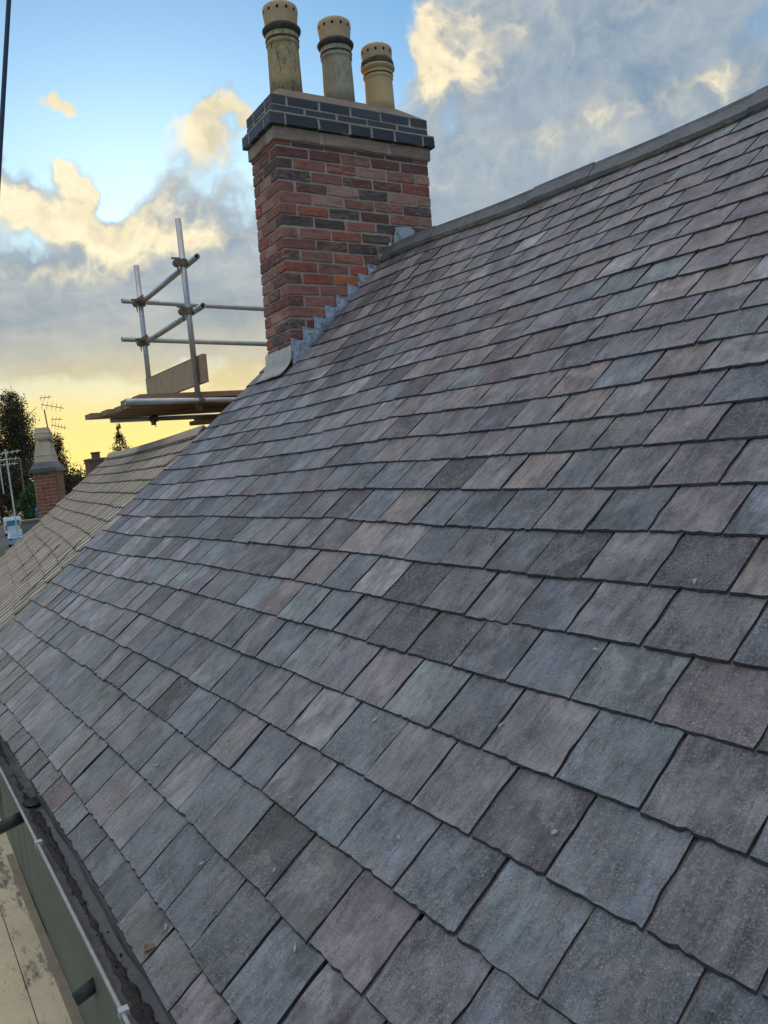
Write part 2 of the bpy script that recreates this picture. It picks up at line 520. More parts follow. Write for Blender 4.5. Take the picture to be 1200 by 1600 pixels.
M_deck = generic('mortar_stained_board', (0.60, 0.50, 0.32), (0.76, 0.655, 0.46), 4, 0.85, 0.001, 30, 0.3, 0, (1, 1, 1), extra=deck_dirt)
M_tan = object_tinted('tan_tile', 0.75, 0.002, NS=(16, 90))
M_chip = generic('slate_chip', (0.27, 0.275, 0.28), (0.40, 0.40, 0.40), 60, 0.7, 0.002)
M_leaf = generic('dead_leaf', (0.16, 0.10, 0.05), (0.30, 0.21, 0.12), 40, 0.8)
M_render = generic('house_render', (0.22, 0.16, 0.12), (0.30, 0.22, 0.17), 5, 0.9)

# ---------------------------------------------------------------- roof geometry
TH = math.radians(37.4577)
UP = Vector((0, -math.cos(TH), math.sin(TH)))
NN = Vector((0, math.sin(TH), math.cos(TH)))
GROUND = -6.2
VERGE, RIDGE = 5.28, 3.25
U0 = -1.6


def deform(u, v):
    dv = -0.042 * ss((u - 2.2) / 3.0) * (1 - ss((v - 1.5) / 1.5))
    h = 0.075 * ss((u - 2.2) / 2.5) * ss((v - 2.1) / 1.1)
    h += 0.005 * math.sin(u * 2.1 + v * 1.3) + 0.004 * math.sin(u * 4.3 - v * 3.7 + 1)
    return dv, h


def RP(u, v, h=0.0):
    dv, hh = deform(u, v)
    return Vector((u, 0, 0)) + UP * (v + dv) - NN * (1 - h - hh)


# ground
bm = MB()
bm.add([(-300, -1500, GROUND), (2500, -1500, GROUND), (2500, 900, GROUND), (-300, 900, GROUND)], [[0, 1, 2, 3]])


def ground_extra(t, P, col):
    return t.mix(t.mapr(t.noise(P, 0.03, 4, 0.6), 0.45, 0.6), col, (0.10, 0.10, 0.10))


g = bm.obj('ground', generic('rough_ground', (0.045, 0.06, 0.028), (0.085, 0.095, 0.05), 0.2, 0.95, 0.01, 3, extra=ground_extra))
tag(g, kind='structure')
rd = MB().add([(20, 3.2, GROUND + .004), (260, 5.5, GROUND + .004), (260, 16, GROUND + .004), (20, 10, GROUND + .004)], [[0, 1, 2, 3]]).obj(
    'road', generic('asphalt', (0.045, 0.046, 0.048), (0.07, 0.07, 0.07), 2, 0.85, 0.004, 40))
tag(rd, kind='structure')

# ---------------------------------------------------------------- slate roofed house
house = thing('slate_roofed_house', (1.8, -2.6, GROUND), 'near house whose roof of grey, blue and purple slates fills the picture', 'house')

# deck under the slates, far slope, walls
bm = MB()
N = 24
top = [[RP(U0 + (VERGE - 0.03 - U0) * i / N, v, -0.035) for v in (-0.30, 0.4, 1.2, 2.0, 2.6, 3.0, RIDGE)] for i in range(N + 1)]
nv = 7
vs = [p for row in top for p in row]
fs = [[i * nv + j, (i + 1) * nv + j, (i + 1) * nv + j + 1, i * nv + j + 1] for i in range(N) for j in range(nv - 1)]
bm.add(vs, fs)
# underside closing and the slope beyond the ridge
apx = [row[-1] for row in top]
far = [Vector((p.x, p.y - 3.0, p.z - 2.3)) for p in apx]
bm.add(apx + far, [[i, N + 1 + i, N + 2 + i, i + 1] for i in range(N)])
bm.obj('roof_deck', M_dark, house)
ey = RP(0, -0.3, -0.04)
yw0, yw1 = -0.50, -5.4
bm = MB()
bm.prism([(VERGE - 0.10, yw0, GROUND), (VERGE - 0.10, yw0, -1.10), (VERGE - 0.10, apx[-1].y, apx[-1].z - 0.10), (VERGE - 0.10, yw1, -1.10), (VERGE - 0.10, yw1, GROUND)], (-(VERGE - 0.1 - U0), 0, 0))
bm.obj('wall', M_render, house)

# slates --------------------------------------------------------------
TL, SW, ST = 0.300, 0.1745, 0.0054
N_VAR = 26
rv = random.Random(11)


def slate_variant(i):
    w = SW / 2
    rag = rv.uniform(0.0004, 0.0016)
    jit = lambda s: rv.uniform(-s, s)
    nb = rv.choice((11, 12, 13))
    bot = []
    for k in range(nb + 1):
        x = -w + 2 * w * k / nb
        y = jit(rag)
        if k in (0, nb):
            y += max(0, rv.gauss(-0.0006, 0.0016))
        elif rv.random() < 0.12:
            y += rv.uniform(0.0015, 0.0045)
        bot.append((x + (jit(0.0015) if 0 < k < nb else 0), y + 0.0004 * math.sin(i + x * 30) * rv.random()))
    right = [(w + jit(0.0014) - (0.003 if rv.random() < 0.15 else 0), y) for y in (0.025, 0.055, 0.09, 0.125, 0.16)]
    left = [(-w + jit(0.0014) + (0.003 if rv.random() < 0.15 else 0), y) for y in (0.16, 0.125, 0.09, 0.055, 0.025)]
    out = bot + right + [(w, TL), (-w, TL)] + left
    n = len(out)
    tw = jit(0.0012)
    zt = lambda x, y: tw * (x / w) * (1 if y < 0.15 else 0) + (jit(0.0005) if y < 0.2 else 0)
    vs = [Vector((x, y, zt(x, y))) for x, y in out]
    # chamfered, flaked lower edge: the underside is set back or forward
    low = []
    for (x, y), v in zip(out, vs):
        dx = -0.0008 if x > 0 else 0.0008
        dy = -rv.uniform(0.0012, 0.0042) if y < 0.012 else 0
        low.append(Vector((x * 1.004 + dx, y + dy, v.z - ST * rv.uniform(0.85, 1.08))))
    vs += low
    fs = [list(range(n))] + [[(k + 1) % n, k, n + k, n + (k + 1) % n] for k in range(n)]
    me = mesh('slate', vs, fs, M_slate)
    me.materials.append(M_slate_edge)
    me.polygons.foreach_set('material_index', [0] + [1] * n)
    a = me.attributes.new('loc', 'FLOAT_VECTOR', 'POINT')
    a.data.foreach_set('vector', np.array([tuple(v) for v in vs], np.float32).ravel())
    return me, vs, fs


VAR = [slate_variant(i) for i in range(N_VAR)]
BASEC = {'blue': (0.160, 0.180, 0.218), 'grey': (0.212, 0.198, 0.220), 'purple': (0.232, 0.196, 0.223), 'brown': (0.282, 0.226, 0.214),
         'green': (0.204, 0.230, 0.240), 'dark': (0.078, 0.068, 0.086), 'pale': (0.315, 0.298, 0.316), 'wine': (0.148, 0.100, 0.120)}


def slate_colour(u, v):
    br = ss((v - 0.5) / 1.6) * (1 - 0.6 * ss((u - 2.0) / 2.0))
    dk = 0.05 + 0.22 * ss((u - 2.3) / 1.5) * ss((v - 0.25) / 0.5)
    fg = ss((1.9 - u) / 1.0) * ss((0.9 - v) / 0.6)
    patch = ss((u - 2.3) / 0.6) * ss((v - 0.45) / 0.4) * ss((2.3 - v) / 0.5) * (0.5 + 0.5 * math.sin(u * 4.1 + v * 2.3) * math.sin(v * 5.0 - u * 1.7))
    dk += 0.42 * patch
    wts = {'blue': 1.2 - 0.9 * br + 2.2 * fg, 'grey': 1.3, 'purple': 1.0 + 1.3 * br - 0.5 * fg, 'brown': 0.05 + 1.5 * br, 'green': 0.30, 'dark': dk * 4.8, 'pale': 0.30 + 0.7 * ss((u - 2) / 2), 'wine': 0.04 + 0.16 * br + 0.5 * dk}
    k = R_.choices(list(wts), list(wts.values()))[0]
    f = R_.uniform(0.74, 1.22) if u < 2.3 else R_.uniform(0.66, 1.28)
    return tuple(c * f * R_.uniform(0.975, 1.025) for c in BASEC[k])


ROWS = {-5: (-0.326, [1.495, 1.683, 1.886, 2.079, 2.26, 2.45, 2.639, 2.82, 3.002]),
        -4: (-0.240, [1.395, 1.57, 1.744, 1.944, 2.13, 2.315, 2.503, 2.689, 2.86, 3.034, 3.244]),
        -3: (-0.080, [1.1, 1.286, 1.471, 1.668, 1.839, 2.021, 2.205, 2.372, 2.554, 2.729, 2.906]),
        -2: (0.073, [0.823, 1.008, 1.189, 1.379, 1.565, 1.741, 1.936, 2.107, 2.28, 2.467, 2.633, 2.782]),
        -1: (0.216, [0.569, 0.735, 0.922, 1.106, 1.283, 1.453, 1.643, 1.832, 2.006, 2.17, 2.363, 2.557, 2.738, 2.878]),
        0: (0.363, [0.654, 0.834, 1.016, 1.209, 1.376, 1.554, 1.73, 1.909, 2.086, 2.265, 2.45, 2.62, 2.793, 2.94, 3.096]),
        1: (0.510, [0.716, 0.901, 1.088, 1.267, 1.446, 1.626]),
        2: (0.649, [0.825, 1.009, 1.202, 1.37, 1.531, 1.707, 1.885, 2.057, 2.227, 2.42, 2.596]),
        3: (0.786, [0.903, 1.079, 1.261, 1.43, 1.586, 1.769, 1.937, 2.111, 2.305, 2.497, 2.664]),
        4: (0.924, [0.989, 1.165, 1.346, 1.52, 1.694, 1.871, 2.046, 2.228, 2.41, 2.59, 2.761]),
        5: (1.062, [1.07, 1.242, 1.418, 1.583, 1.762, 1.939, 2.119, 2.298, 2.473, 2.66]),
        6: (1.202, [1.174, 1.356, 1.523, 1.691]),
        7: (1.329, [1.259, 1.429, 1.605, 1.778])}
v_ = 1.329
k_ = 7
while v_ + 0.132 < 3.13:
    v_ += 0.132
    k_ += 1
    ROWS[k_] = (v_, [1.259 + (k_ - 7) * 0.0895 + R_.uniform(-0.02, 0.02)])

_ks = sorted(ROWS)
GAUGE = {a: ROWS[b][0] - ROWS[a][0] for a, b in zip(_ks[:-1], _ks[1:])}
GAUGE[_ks[-1]] = 0.132
CH_U0, CH_U1, CH_V = 4.72, 5.10, 2.2


def px_area(p):
    z = p.dot(fw)
    if z < 0.1:
        return 0
    x, y = 600 + F_PX * p.dot(r2) / z, 800 - F_PX * p.dot(u2) / z
    if not (-60 < x < 1260 and -60 < y < 1660):
        return 0
    vdir = p.normalized()
    return abs(vdir.dot(NN)) / z ** 2


slates = []
for k, (v0, js) in ROWS.items():
    js = list(js)
    while js[0] > U0 + 0.1:
        js.insert(0, js[0] - 0.1785 + R_.uniform(-0.006, 0.006))
    while js[-1] < VERGE - 0.06:
        js.append(js[-1] + 0.1785 + R_.uniform(-0.007, 0.007))
    js[-1] = VERGE + 0.012
    drift = 0.0
    for a, b in zip(js[:-1], js[1:]):
        if b - a < 0.05:
            continue
        uc = (a + b) / 2
        if uc > CH_U0 - 0.02 and v0 > CH_V + 0.02:
            if a < CH_U0 - 0.05:
                b = CH_U0 + 0.0
                uc = (a + b) / 2
            elif uc < CH_U1 + 0.02:
                continue
        gap = R_.choice((0.004, 0.005, 0.006, 0.006, 0.008, 0.011)) if k < 6 else R_.uniform(0.004, 0.009)
        sx = (b - a - gap) / SW
        drift = 0.7 * drift + R_.gauss(0, 0.0014)
        vj = v0 + drift + R_.gauss(0, 0.0014)
        hj = R_.uniform(-0.0004, 0.0014)
        p = RP(uc, vj, hj)
        pe = RP(uc, vj + 0.1, hj)
        y = (pe - p).normalized()
        x = (RP(uc - 0.1, vj, hj) - RP(uc + 0.1, vj, hj)).normalized()
        x = (x - y * x.dot(y)).normalized()
        til = -min(0.085, 1.2 * ST / GAUGE[k]) + max(-0.004, min(0.004, R_.gauss(0, 0.0022)))
        n0 = x.cross(y)
        y2 = (y + n0 * til).normalized()
        rz = R_.gauss(0, 0.006)
        x2 = (x * math.cos(rz) + y2 * math.sin(rz))
        x2 = (x2 + n0 * max(-0.008, min(0.008, R_.gauss(0, 0.004)))).normalized()
        y2 = (y2 - x2 * y2.dot(x2)).normalized()
        n2 = x2.cross(y2)
        ly = min(1.0, (RIDGE - 0.02 - v0) / TL)
        M = Matrix(((x2.x * sx, y2.x * ly, n2.x, p.x), (x2.y * sx, y2.y * ly, n2.y, p.y), (x2.z * sx, y2.z * ly, n2.z, p.z), (0, 0, 0, 1)))
        mid = p + y2 * 0.07
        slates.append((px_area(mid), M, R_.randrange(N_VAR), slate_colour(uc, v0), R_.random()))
slates.sort(key=lambda s: -s[0])
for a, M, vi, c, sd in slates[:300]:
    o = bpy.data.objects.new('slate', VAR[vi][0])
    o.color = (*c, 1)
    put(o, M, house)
vs, fs, loc, tint, seed = [], [], [], [], []
for a, M, vi, c, sd in slates[300:]:
    me, v_in, f_in = VAR[vi]
    b0 = len(vs)
    vs += [M @ v for v in v_in]
    fs += [[b0 + i for i in f] for f in f_in]
    loc += [tuple(v) for v in v_in]
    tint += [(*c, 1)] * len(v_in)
    seed += [sd] * len(v_in)
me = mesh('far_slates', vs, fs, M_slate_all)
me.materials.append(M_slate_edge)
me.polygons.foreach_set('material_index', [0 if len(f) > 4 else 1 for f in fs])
me.attributes.new('loc', 'FLOAT_VECTOR', 'POINT').data.foreach_set('vector', np.array(loc, np.float32).ravel())
me.attributes.new('tint', 'FLOAT_COLOR', 'POINT').data.foreach_set('color', np.array(tint, np.float32).ravel())
me.attributes.new('seed', 'FLOAT', 'POINT').data.foreach_set('value', np.array(seed, np.float32))
tag(part('far_slates', me, house), kind='stuff')

# ridge: bedding and angle tiles ----------------------------------------
joints = [-1.5, -1.07, -0.66, -0.24, 0.18, 0.62, 1.05, 1.47, 1.84, 2.04, 2.44, 2.82, 3.27, 3.69, 4.10, 4.50, 4.80]
joints = [-1.55 + 0.42 * i for i in range(9)] + [2.04 + 0.42 * i for i in range(7)] + [4.86]
for a, b in zip(joints[:-1], joints[1:]):
    bm = MB()
    jl = R_.uniform(-0.004, 0.006)
    prof = lambda u, e: [RP(u, RIDGE - 0.084, 0.022 + jl + e), RP(u, RIDGE - 0.045, 0.028 + jl + e), RP(u, RIDGE - 0.012, 0.035 + jl + e)]
    rows = []
    for i, u in enumerate((a + 0.002, (a + b) / 2, b - 0.002)):
        pr = prof(u, 0.003 * (i == 2))
        tip = RP(u, RIDGE, 0.044 + jl)
        pl = pr + [tip + Vector((0, -0.004, 0.004))] + [Vector((q.x, 2 * tip.y - q.y - 0.01, q.z)) for q in pr[::-1]]
        inn = [q - Vector((0, 0, 0.022)) for q in pl]
        rows.append(pl + inn[::-1])
    n = len(rows[0])
    vs = [q for r in rows for q in r]
    fs = [[i * n + k, i * n + (k + 1) % n, (i + 1) * n + (k + 1) % n, (i + 1) * n + k] for i in range(2) for k in range(n)]
    fs += [list(range(n))[::-1], list(range(2 * n, 3 * n))]
    bm.add(vs, fs)
    bm.obj('ridge_tile', M_ridge, house)
bm = MB()
rb = random.Random(3)
us = np.linspace(U0, 4.78, 150)
ring = []
for u in us:
    j = rb.uniform(-0.006, 0.006)
    ring.append([RP(u, RIDGE - 0.100 + j, -0.02), RP(u, RIDGE - 0.096 + j, 0.004 + rb.uniform(0, 0.006)), RP(u, RIDGE - 0.086, 0.018), RP(u, RIDGE - 0.02, 0.026)])
bm.add([p for r in ring for p in r], [[i * 4 + k, (i + 1) * 4 + k, (i + 1) * 4 + k + 1, i * 4 + k + 1] for i in range(len(us) - 1) for k in range(3)])
bm.obj('mortar_bedding', M_bed, house)
# ---------------------------------------------------------------- gutter
gut = thing('rain_gutter', (1.8, -0.32, -1.08), 'grey half round rain gutter full of dark debris along the slate eaves', 'gutter')
GY, GZ, GR = -0.345, -1.035, 0.058
bm = MB()
rings = []
xs = [U0, 0.0, 0.9, 1.5, 2.0, 2.6, 3.4, 4.3, VERGE]
for x in xs:
    sag = 0.004 * math.sin(x * 2.2)
    o = []
    for k in range(13):
        a = math.pi * k / 12
        o.append(Vector((x, GY + GR * math.cos(a), GZ + sag - GR * math.sin(a))))
    i_ = [Vector((p.x, GY + (p.y - GY) * 0.95, GZ + sag + (p.z - GZ - sag) * 0.95 + 0.0005)) for p in o[::-1]]
    rings.append(o + i_)
n = len(rings[0])
bm.add([p for r in rings for p in r], [[i * n + k, (i + 1) * n + k, (i + 1) * n + (k + 1) % n, i * n + (k + 1) % n] for i in range(len(xs) - 1) for k in range(n)])
gt = bm.obj('trough', M_gutter, gut, smooth=True)
bm = MB()
bm.tube((U0, GY + GR, GZ + 0.002), (VERGE, GY + GR, GZ + 0.002), 0.0045, 8)
bm.obj('rolled_lip', generic('pale_lip', (0.26, 0.25, 0.22), (0.40, 0.38, 0.34), 30, 0.5, 0.0008, 90), gut)  # lip paler than the trough
for x in (1.62, 2.55, 3.6):
    bm = MB()
    for k in range(9):
        a0, a1 = math.pi * k / 8, math.pi * (k + 1) / 8
        p0 = Vector((x, GY + (GR + .004) * math.cos(a0), GZ - (GR + .004) * math.sin(a0)))
        p1 = Vector((x, GY + (GR + .004) * math.cos(a1), GZ - (GR + .004) * math.sin(a1)))
        if k < 8:
            bm.tube(p0, p1, 0.005, 6)
    bm.box((x - 0.009, GY + GR - 0.012, GZ - 0.004), (x + 0.009, GY + GR + 0.007, GZ + 0.010))
    bm.obj('bracket', M_leadpale, gut)
bm = MB()
rg = random.Random(5)
# sludge bed plus crumbs
nx = 260
vs, fs = [], []
for i in range(nx):
    x = U0 + (VERGE - U0) * i / (nx - 1)
    wv = 0.011 + 0.007 * math.sin(x * 5.1) + rg.uniform(-0.005, 0.005)
    for k in range(5):
        y = GY + 0.010 + (k - 2) / 2 * wv * 1.05
        zb = GZ - math.sqrt(max(1e-6, (GR * .95) ** 2 - (y - GY) ** 2))
        vs.append(Vector((x, y, zb + (0.005 + rg.uniform(-0.003, 0.003)) * (0 if k in (0, 4) else 1))))
for i in range(nx - 1):
    for k in range(4):
        fs.append([i * 5 + k, (i + 1) * 5 + k, (i + 1) * 5 + k + 1, i * 5 + k + 1])
bm.add(vs, fs)
for i in range(260):
    x = rg.uniform(0.8, 4.2)
    y = GY + 0.010 + rg.gauss(0, 0.009)
    zb = GZ - math.sqrt(max(1e-6, (GR * .95) ** 2 - (y - GY) ** 2)) + rg.uniform(0.002, 0.014)
    s = rg.choice((0.001, 0.0015, 0.002, 0.0025, 0.003))
    M = Matrix.Translation((x, y, zb)) @ Matrix.Rotation(rg.uniform(0, 6), 4, Vector((rg.random(), rg.random(), rg.random() + .1)).normalized())
    bm.box((-s, -s * .7, -s * .4), (s, s * .7, s * .4), M)
tag(bm.obj('gutter_debris', M_sludge, gut), kind='stuff')
bm = MB()
fx = np.linspace(U0, VERGE, 60)
fr0 = []
for x in fx:
    w = 0.002 * math.sin(x * 7.0) + 0.0015 * math.sin(x * 17.0)
    fr0 += [(x, -0.356 + w, -1.004), (x, -0.358 + w, -1.045), (x, -0.366 + w * 2, -1.078)]
bm.add(fr0, [[i * 3 + k, (i + 1) * 3 + k, (i + 1) * 3 + k + 1, i * 3 + k + 1] for i in range(59) for k in range(2)])
bm.obj('eaves_felt', generic('eaves_felt', (0.10, 0.09, 0.08), (0.22, 0.20, 0.18), 10, 0.85, 0.003, 60), gut, smooth=True)
bm = MB()
bm.lathe([(0.038, 0.0), (0.034, 0.004), (0.030, 0.002)], 20, Matrix.Translation((3.02, GY, GZ - GR * .95 + 0.014)))
bm.obj('outlet', M_pipe, gut)
bm = MB()
bm.tube((3.02, GY + 0.02, GZ - 0.075), (3.0, -0.225, -1.125), 0.020, 16, hollow=0.016)
bm.obj('outlet_pipe', M_pipe, gut, smooth=True)

# ---------------------------------------------------------------- wall under the eaves and scaffold deck
wl = thing('green_wall', (3, -0.45, GROUND), 'green painted boarded wall under the gutter beside the beige scaffold deck', 'wall')
edges = [U0, 4.0065, 4.4026, 4.628, 4.986, VERGE]
for i, (a, b) in enumerate(zip(edges[:-1], edges[1:])):
    bm = MB()
    bm.box((a + 0.008, -0.485, GROUND), (b - 0.008, -0.440 + (0.004 if i == 0 else 0), -1.02))
    bm.obj('panel' if i == 0 else 'board', M_green, wl)
bm = MB()
bm.box((U0, -0.499, GROUND), (VERGE, -0.487, -1.02))
bm.obj('backing', M_pipe, wl)
bm = MB()
bm.tube((2.895, -0.46, -1.70), (2.90, -0.372, -1.735), 0.024, 16, hollow=0.020)
tag(bm.obj('waste_pipe', M_pipe, smooth=True), 'short black waste pipe stub sticking out of the green wall', 'pipe')

yb = [-0.435, -0.290, -0.064, 0.162, 0.388]
names = ['beige mortar stained deck board tight against the green wall', 'stained beige deck board second from the green wall', 'deck board third from the green wall, mostly outside the view', 'outermost deck board of the beige working platform']
for i in range(4):
    bm = MB()
    vs_t = []
    K = 14
    L, Rr = [], []
    for k in range(K + 1):
        x = 0.2 + (6.2 - 0.2) * k / K
        L.append(Vector((x, yb[i] + (0.012 * math.cos((x - 4.1) * 1.0) - 0.012 if i == 0 else 0), -2.05)))
        Rr.append(Vector((x, yb[i + 1] - 0.004, -2.05)))
    vs = [p for a, b in zip(L, Rr) for p in (a, b)]
    vs += [p - Vector((0, 0, 0.038)) for p in vs]
    n = 2 * (K + 1)
    fs = []
    for k in range(K):
        a = 2 * k
        fs += [[a, a + 2, a + 3, a + 1], [n + a, n + a + 1, n + a + 3, n + a + 2], [a, n + a, n + a + 2, a + 2], [a + 1, a + 3, n + a + 3, n + a + 1]]
    fs += [[0, 1, n + 1, n], [n - 2, 2 * n - 2, 2 * n - 1, n - 1]]
    bm.add(vs, fs)
    tag(bm.obj('deck_board', M_deck), names[i], 'board', 'deck boards of the near scaffold')
ns = thing('working_scaffold', (3.0, 0.2, GROUND), 'tube scaffold carrying the beige deck boards below the gutter', 'scaffold')
for x in (0.6, 2.2, 3.9, 5.6):
    bm = MB()
    bm.tube((x, -0.42, -2.113), (x, 0.62, -2.113), 0.0242, 12, hollow=0.0205)
    bm.obj('transom', M_galv, ns, smooth=True)
    bm = MB()
    bm.tube((x + 0.06, 0.50, GROUND), (x + 0.06, 0.50, -1.95), 0.0242, 12, hollow=0.0205)
    bm.obj('pole', M_galv, ns, smooth=True)
bm = MB()
bm.tube((0.3, 0.555, -2.162), (6.0, 0.555, -2.162), 0.0242, 12, hollow=0.0205)
bm.obj('ledger', M_galv, ns, smooth=True)
# ribbed strip along the inner deck board
bm = MB()
for k in range(170):
    x = 3.0 + k * 0.012
    bm.box((x, -0.434, -2.0485), (x + 0.007, -0.398, -2.0455))
tag(bm.obj('ribbed_strip', generic('ribbed_strip', (0.34, 0.28, 0.20), (0.44, 0.37, 0.27), 9, 0.85, 0.001)), 'ribbed buff edging strip along the deck against the green wall', 'strip')

# ---------------------------------------------------------------- chimney
CB = Vector((4.72, -2.35454, 0.54418))
CR = Matrix(((0.99954555, 0.02516722, 0.01659236), (-0.0244293, 0.99876475, -0.04326881), (-0.01766082, 0.0428438, 0.99892567)))
E2 = CR @ Vector((1, 0, 0))
E1 = CR @ Vector((0, -1, 0))
EZ = CR @ Vector((0, 0, 1))
CM = Matrix(((E1.x, -E2.x, EZ.x, CB.x), (E1.y, -E2.y, EZ.y, CB.y), (E1.z, -E2.z, EZ.z, CB.z), (0, 0, 0, 1)))   # x along the ridge-ward face, -y away from camera


def C(s, e, z):
    return CB + E1 * s + E2 * e + EZ * z


CW, CD, CC = 1.130, 0.390, 0.0709
chim = thing('brick_chimney', C(0.55, 0.2, 0), 'tall red and dark brick chimney with three buff pots on the slate roof', 'chimney')
rc = random.Random(21)


def roof_z(s):
    return s * 0.8367


# brick variants: chamfered boxes of unit size
def brick_variant(i):
    r = random.Random(100 + i)
    c = 0.03
    vs = []
    for z in (0, 1):
        for (x, y) in ((0, 0), (1, 0), (1, 1), (0, 1)):
            vs.append((x, y, z))
    bmx = bmesh.new()
    bmesh.ops.create_cube(bmx, size=1.0)
    for v in bmx.verts:
        v.co += Vector((r.uniform(-.012, .012), r.uniform(-.015, .015), r.uniform(-.045, .045)))
    bmesh.ops.bevel(bmx, geom=bmx.edges[:], offset=0.035, segments=1, affect='EDGES')
    for v in bmx.verts:
        v.co += Vector((r.uniform(-.008, .008), r.uniform(-.012, .012), r.uniform(-.03, .03)))
    me = bpy.data.meshes.new('brick')
    bmx.to_mesh(me)
    bmx.free()
    return me


BR = [brick_variant(i) for i in range(10)]
BR_BLUE = []
for m_ in BR:
    m_.materials.append(M_brick)
    mb = m_.copy()
    mb.materials.clear()
    mb.materials.append(M_blue)
    BR_BLUE.append(mb)


def put_brick(s0, s1, e0, e1, z0, z1, col, pool=BR, name='brick'):
    # box between s0..s1 (E1), e0..e1 (E2), z0..z1
    c = C((s0 + s1) / 2, (e0 + e1) / 2, (z0 + z1) / 2)
    L = (E1 * (s1 - s0), E2 * (e1 - e0), EZ * (z1 - z0))
    if (s1 - s0) < (e1 - e0) and (e1 - e0) > 0.15:    # long side along E2
        L = (E2 * (e1 - e0), -E1 * (s1 - s0), L[2])
    M = Matrix(((L[0].x, L[1].x, L[2].x, c.x), (L[0].y, L[1].y, L[2].y, c.y), (L[0].z, L[1].z, L[2].z, c.z), (0, 0, 0, 1)))
    o = bpy.data.objects.new(name, rc.choice(pool))
    o.color = (*col, 1)
    put(o, M, chim)
    return o


def brick_col(z, face):
    hgt = z / 1.38
    pal = {'dark': (0.105, 0.062, 0.062), 'wine': (0.175, 0.064, 0.058), 'dull': (0.31, 0.115, 0.090), 'red': (0.38, 0.098, 0.064), 'orange': (0.55, 0.140, 0.056), 'pink': (0.42, 0.205, 0.158)}
    if face == 'front':
        w = {'dark': 1.3 * ss((hgt - 0.25) / 0.3) * (1 - 0.5 * ss((hgt - .85) / .1)), 'wine': 1.0, 'dull': 1.5, 'red': 1.3, 'orange': 0.9 * (1 - ss((hgt - 0.25) / 0.35)), 'pink': 0.9}
    elif face == 'corner':
        w = {'dark': 0.7, 'wine': 1.6, 'dull': 0.8, 'red': 0.5}
    else:
        w = {'dark': 0.12, 'wine': 0.35, 'dull': 1.4, 'pink': 2.0, 'red': 0.5}  # side faces pinker, the brighter light there is put into the colour
    k = rc.choices(list(w), list(w.values()))[0]
    f = rc.uniform(0.85, 1.15)
    return tuple(c * f for c in pal[k])


J = 0.0125     # joint
BW = 0.1025
for k in range(-2, 20):
    z0 = 0.020 + k * CC
    z1 = z0 + CC - J
    if z0 > 1.375:
        break
    z1 = min(z1, 1.386)
    jz = lambda: rc.uniform(-0.002, 0.002)
    even = k % 2 == 0
    cuts = [0.0, 0.226, 0.452, 0.678, 0.904, CW] if even else [0.0, 0.113, 0.339, 0.565, 0.791, 1.017, CW]
    for i, (a, b) in enumerate(zip(cuts[:-1], cuts[1:])):
        a2, b2 = a + (J / 2 if i else 0) + rc.uniform(-.003, .003) * (i > 0), b - (J / 2 if b < CW else 0)
        if z1 < roof_z(a2) - 0.16:
            continue
        pr = rc.uniform(-0.0015, 0.003) - 0.002
        corner = i == 0
        e_end = BW
        if corner and not even:
            e_end = 0.226 - J / 2
        if b >= CW and even:
            e_end = 0.226 - J / 2
        put_brick(a2 + (0 if i else pr), b2, 0.0 + pr, e_end, z0 + jz(), z1 + jz(), brick_col(z0, 'corner' if corner and k > 0 else 'front'))
    # downslope face
    ecuts = [BW + J, 0.30, CD] if even else [0.226 + J / 2, CD]
    for a, b in zip(ecuts[:-1], ecuts[1:]):
        pr = rc.uniform(-0.0015, 0.003) - 0.002
        put_brick(pr, BW, a, b - (J if b < CD else 0), z0 + jz(), z1 + jz(), brick_col(z0, 'side'))
    # rear face and uphill face (seen only from elsewhere)
    if k >= 0:
        for a, b in zip(cuts[1:-1], cuts[2:]):
            if z1 > roof_z(a) - 0.3:
                put_brick(a + J / 2, b - J / 2, CD - BW, CD, z0, z1, brick_col(z0, 'side'))
        if z0 > 0.75:
            put_brick(CW - BW, CW - rc.uniform(0, .003), BW + J + (0.12 if even else 0), CD - BW - J, z0, z1, brick_col(z0, 'side'))
# mortar core
bm = MB()
bm.box((0.0055, -CD + 0.0055, -0.25), (CW - 0.0055, -0.0055, 1.386))
bm.obj('mortar_core', M_mortar, chim, CM)


def course(s_out, z0, z1, lens, col, pool, name):
    """a ring of bricks round the stack, standing s_out proud"""
    a0, a1, d0, d1 = -s_out, CW + s_out, -s_out, CD + s_out
    s = a0
    i = 0
    while s < a1 - 0.02:
        e = min(a1, s + lens[i % len(lens)])
        if a1 - e < 0.04:
            e = a1
        put_brick(s + (J / 2 if s > a0 else 0), e - (J / 2 if e < a1 else 0), d0 + rc.uniform(-.001, .001), d0 + BW, z0, z1, col(), pool, name)
        put_brick(s + (J / 2 if s > a0 else 0), e - (J / 2 if e < a1 else 0), d1 - BW, d1, z0, z1, col(), pool, name)
        s = e
        i += 1
    q = [d0 + BW + J, (d0 + d1) / 2, d1 - BW - J]
    for ea, eb in zip(q[:-1], q[1:]):
        put_brick(a0, a0 + BW, ea + J / 4, eb - J / 4, z0, z1, col(), pool, name)
        put_brick(a1 - BW, a1, ea + J / 4, eb - J / 4, z0, z1, col(), pool, name)


def shade_of(base, lo, hi):
    f = rc.uniform(lo, hi)
    return tuple(c * f * rc.uniform(0.97, 1.03) for c in base)


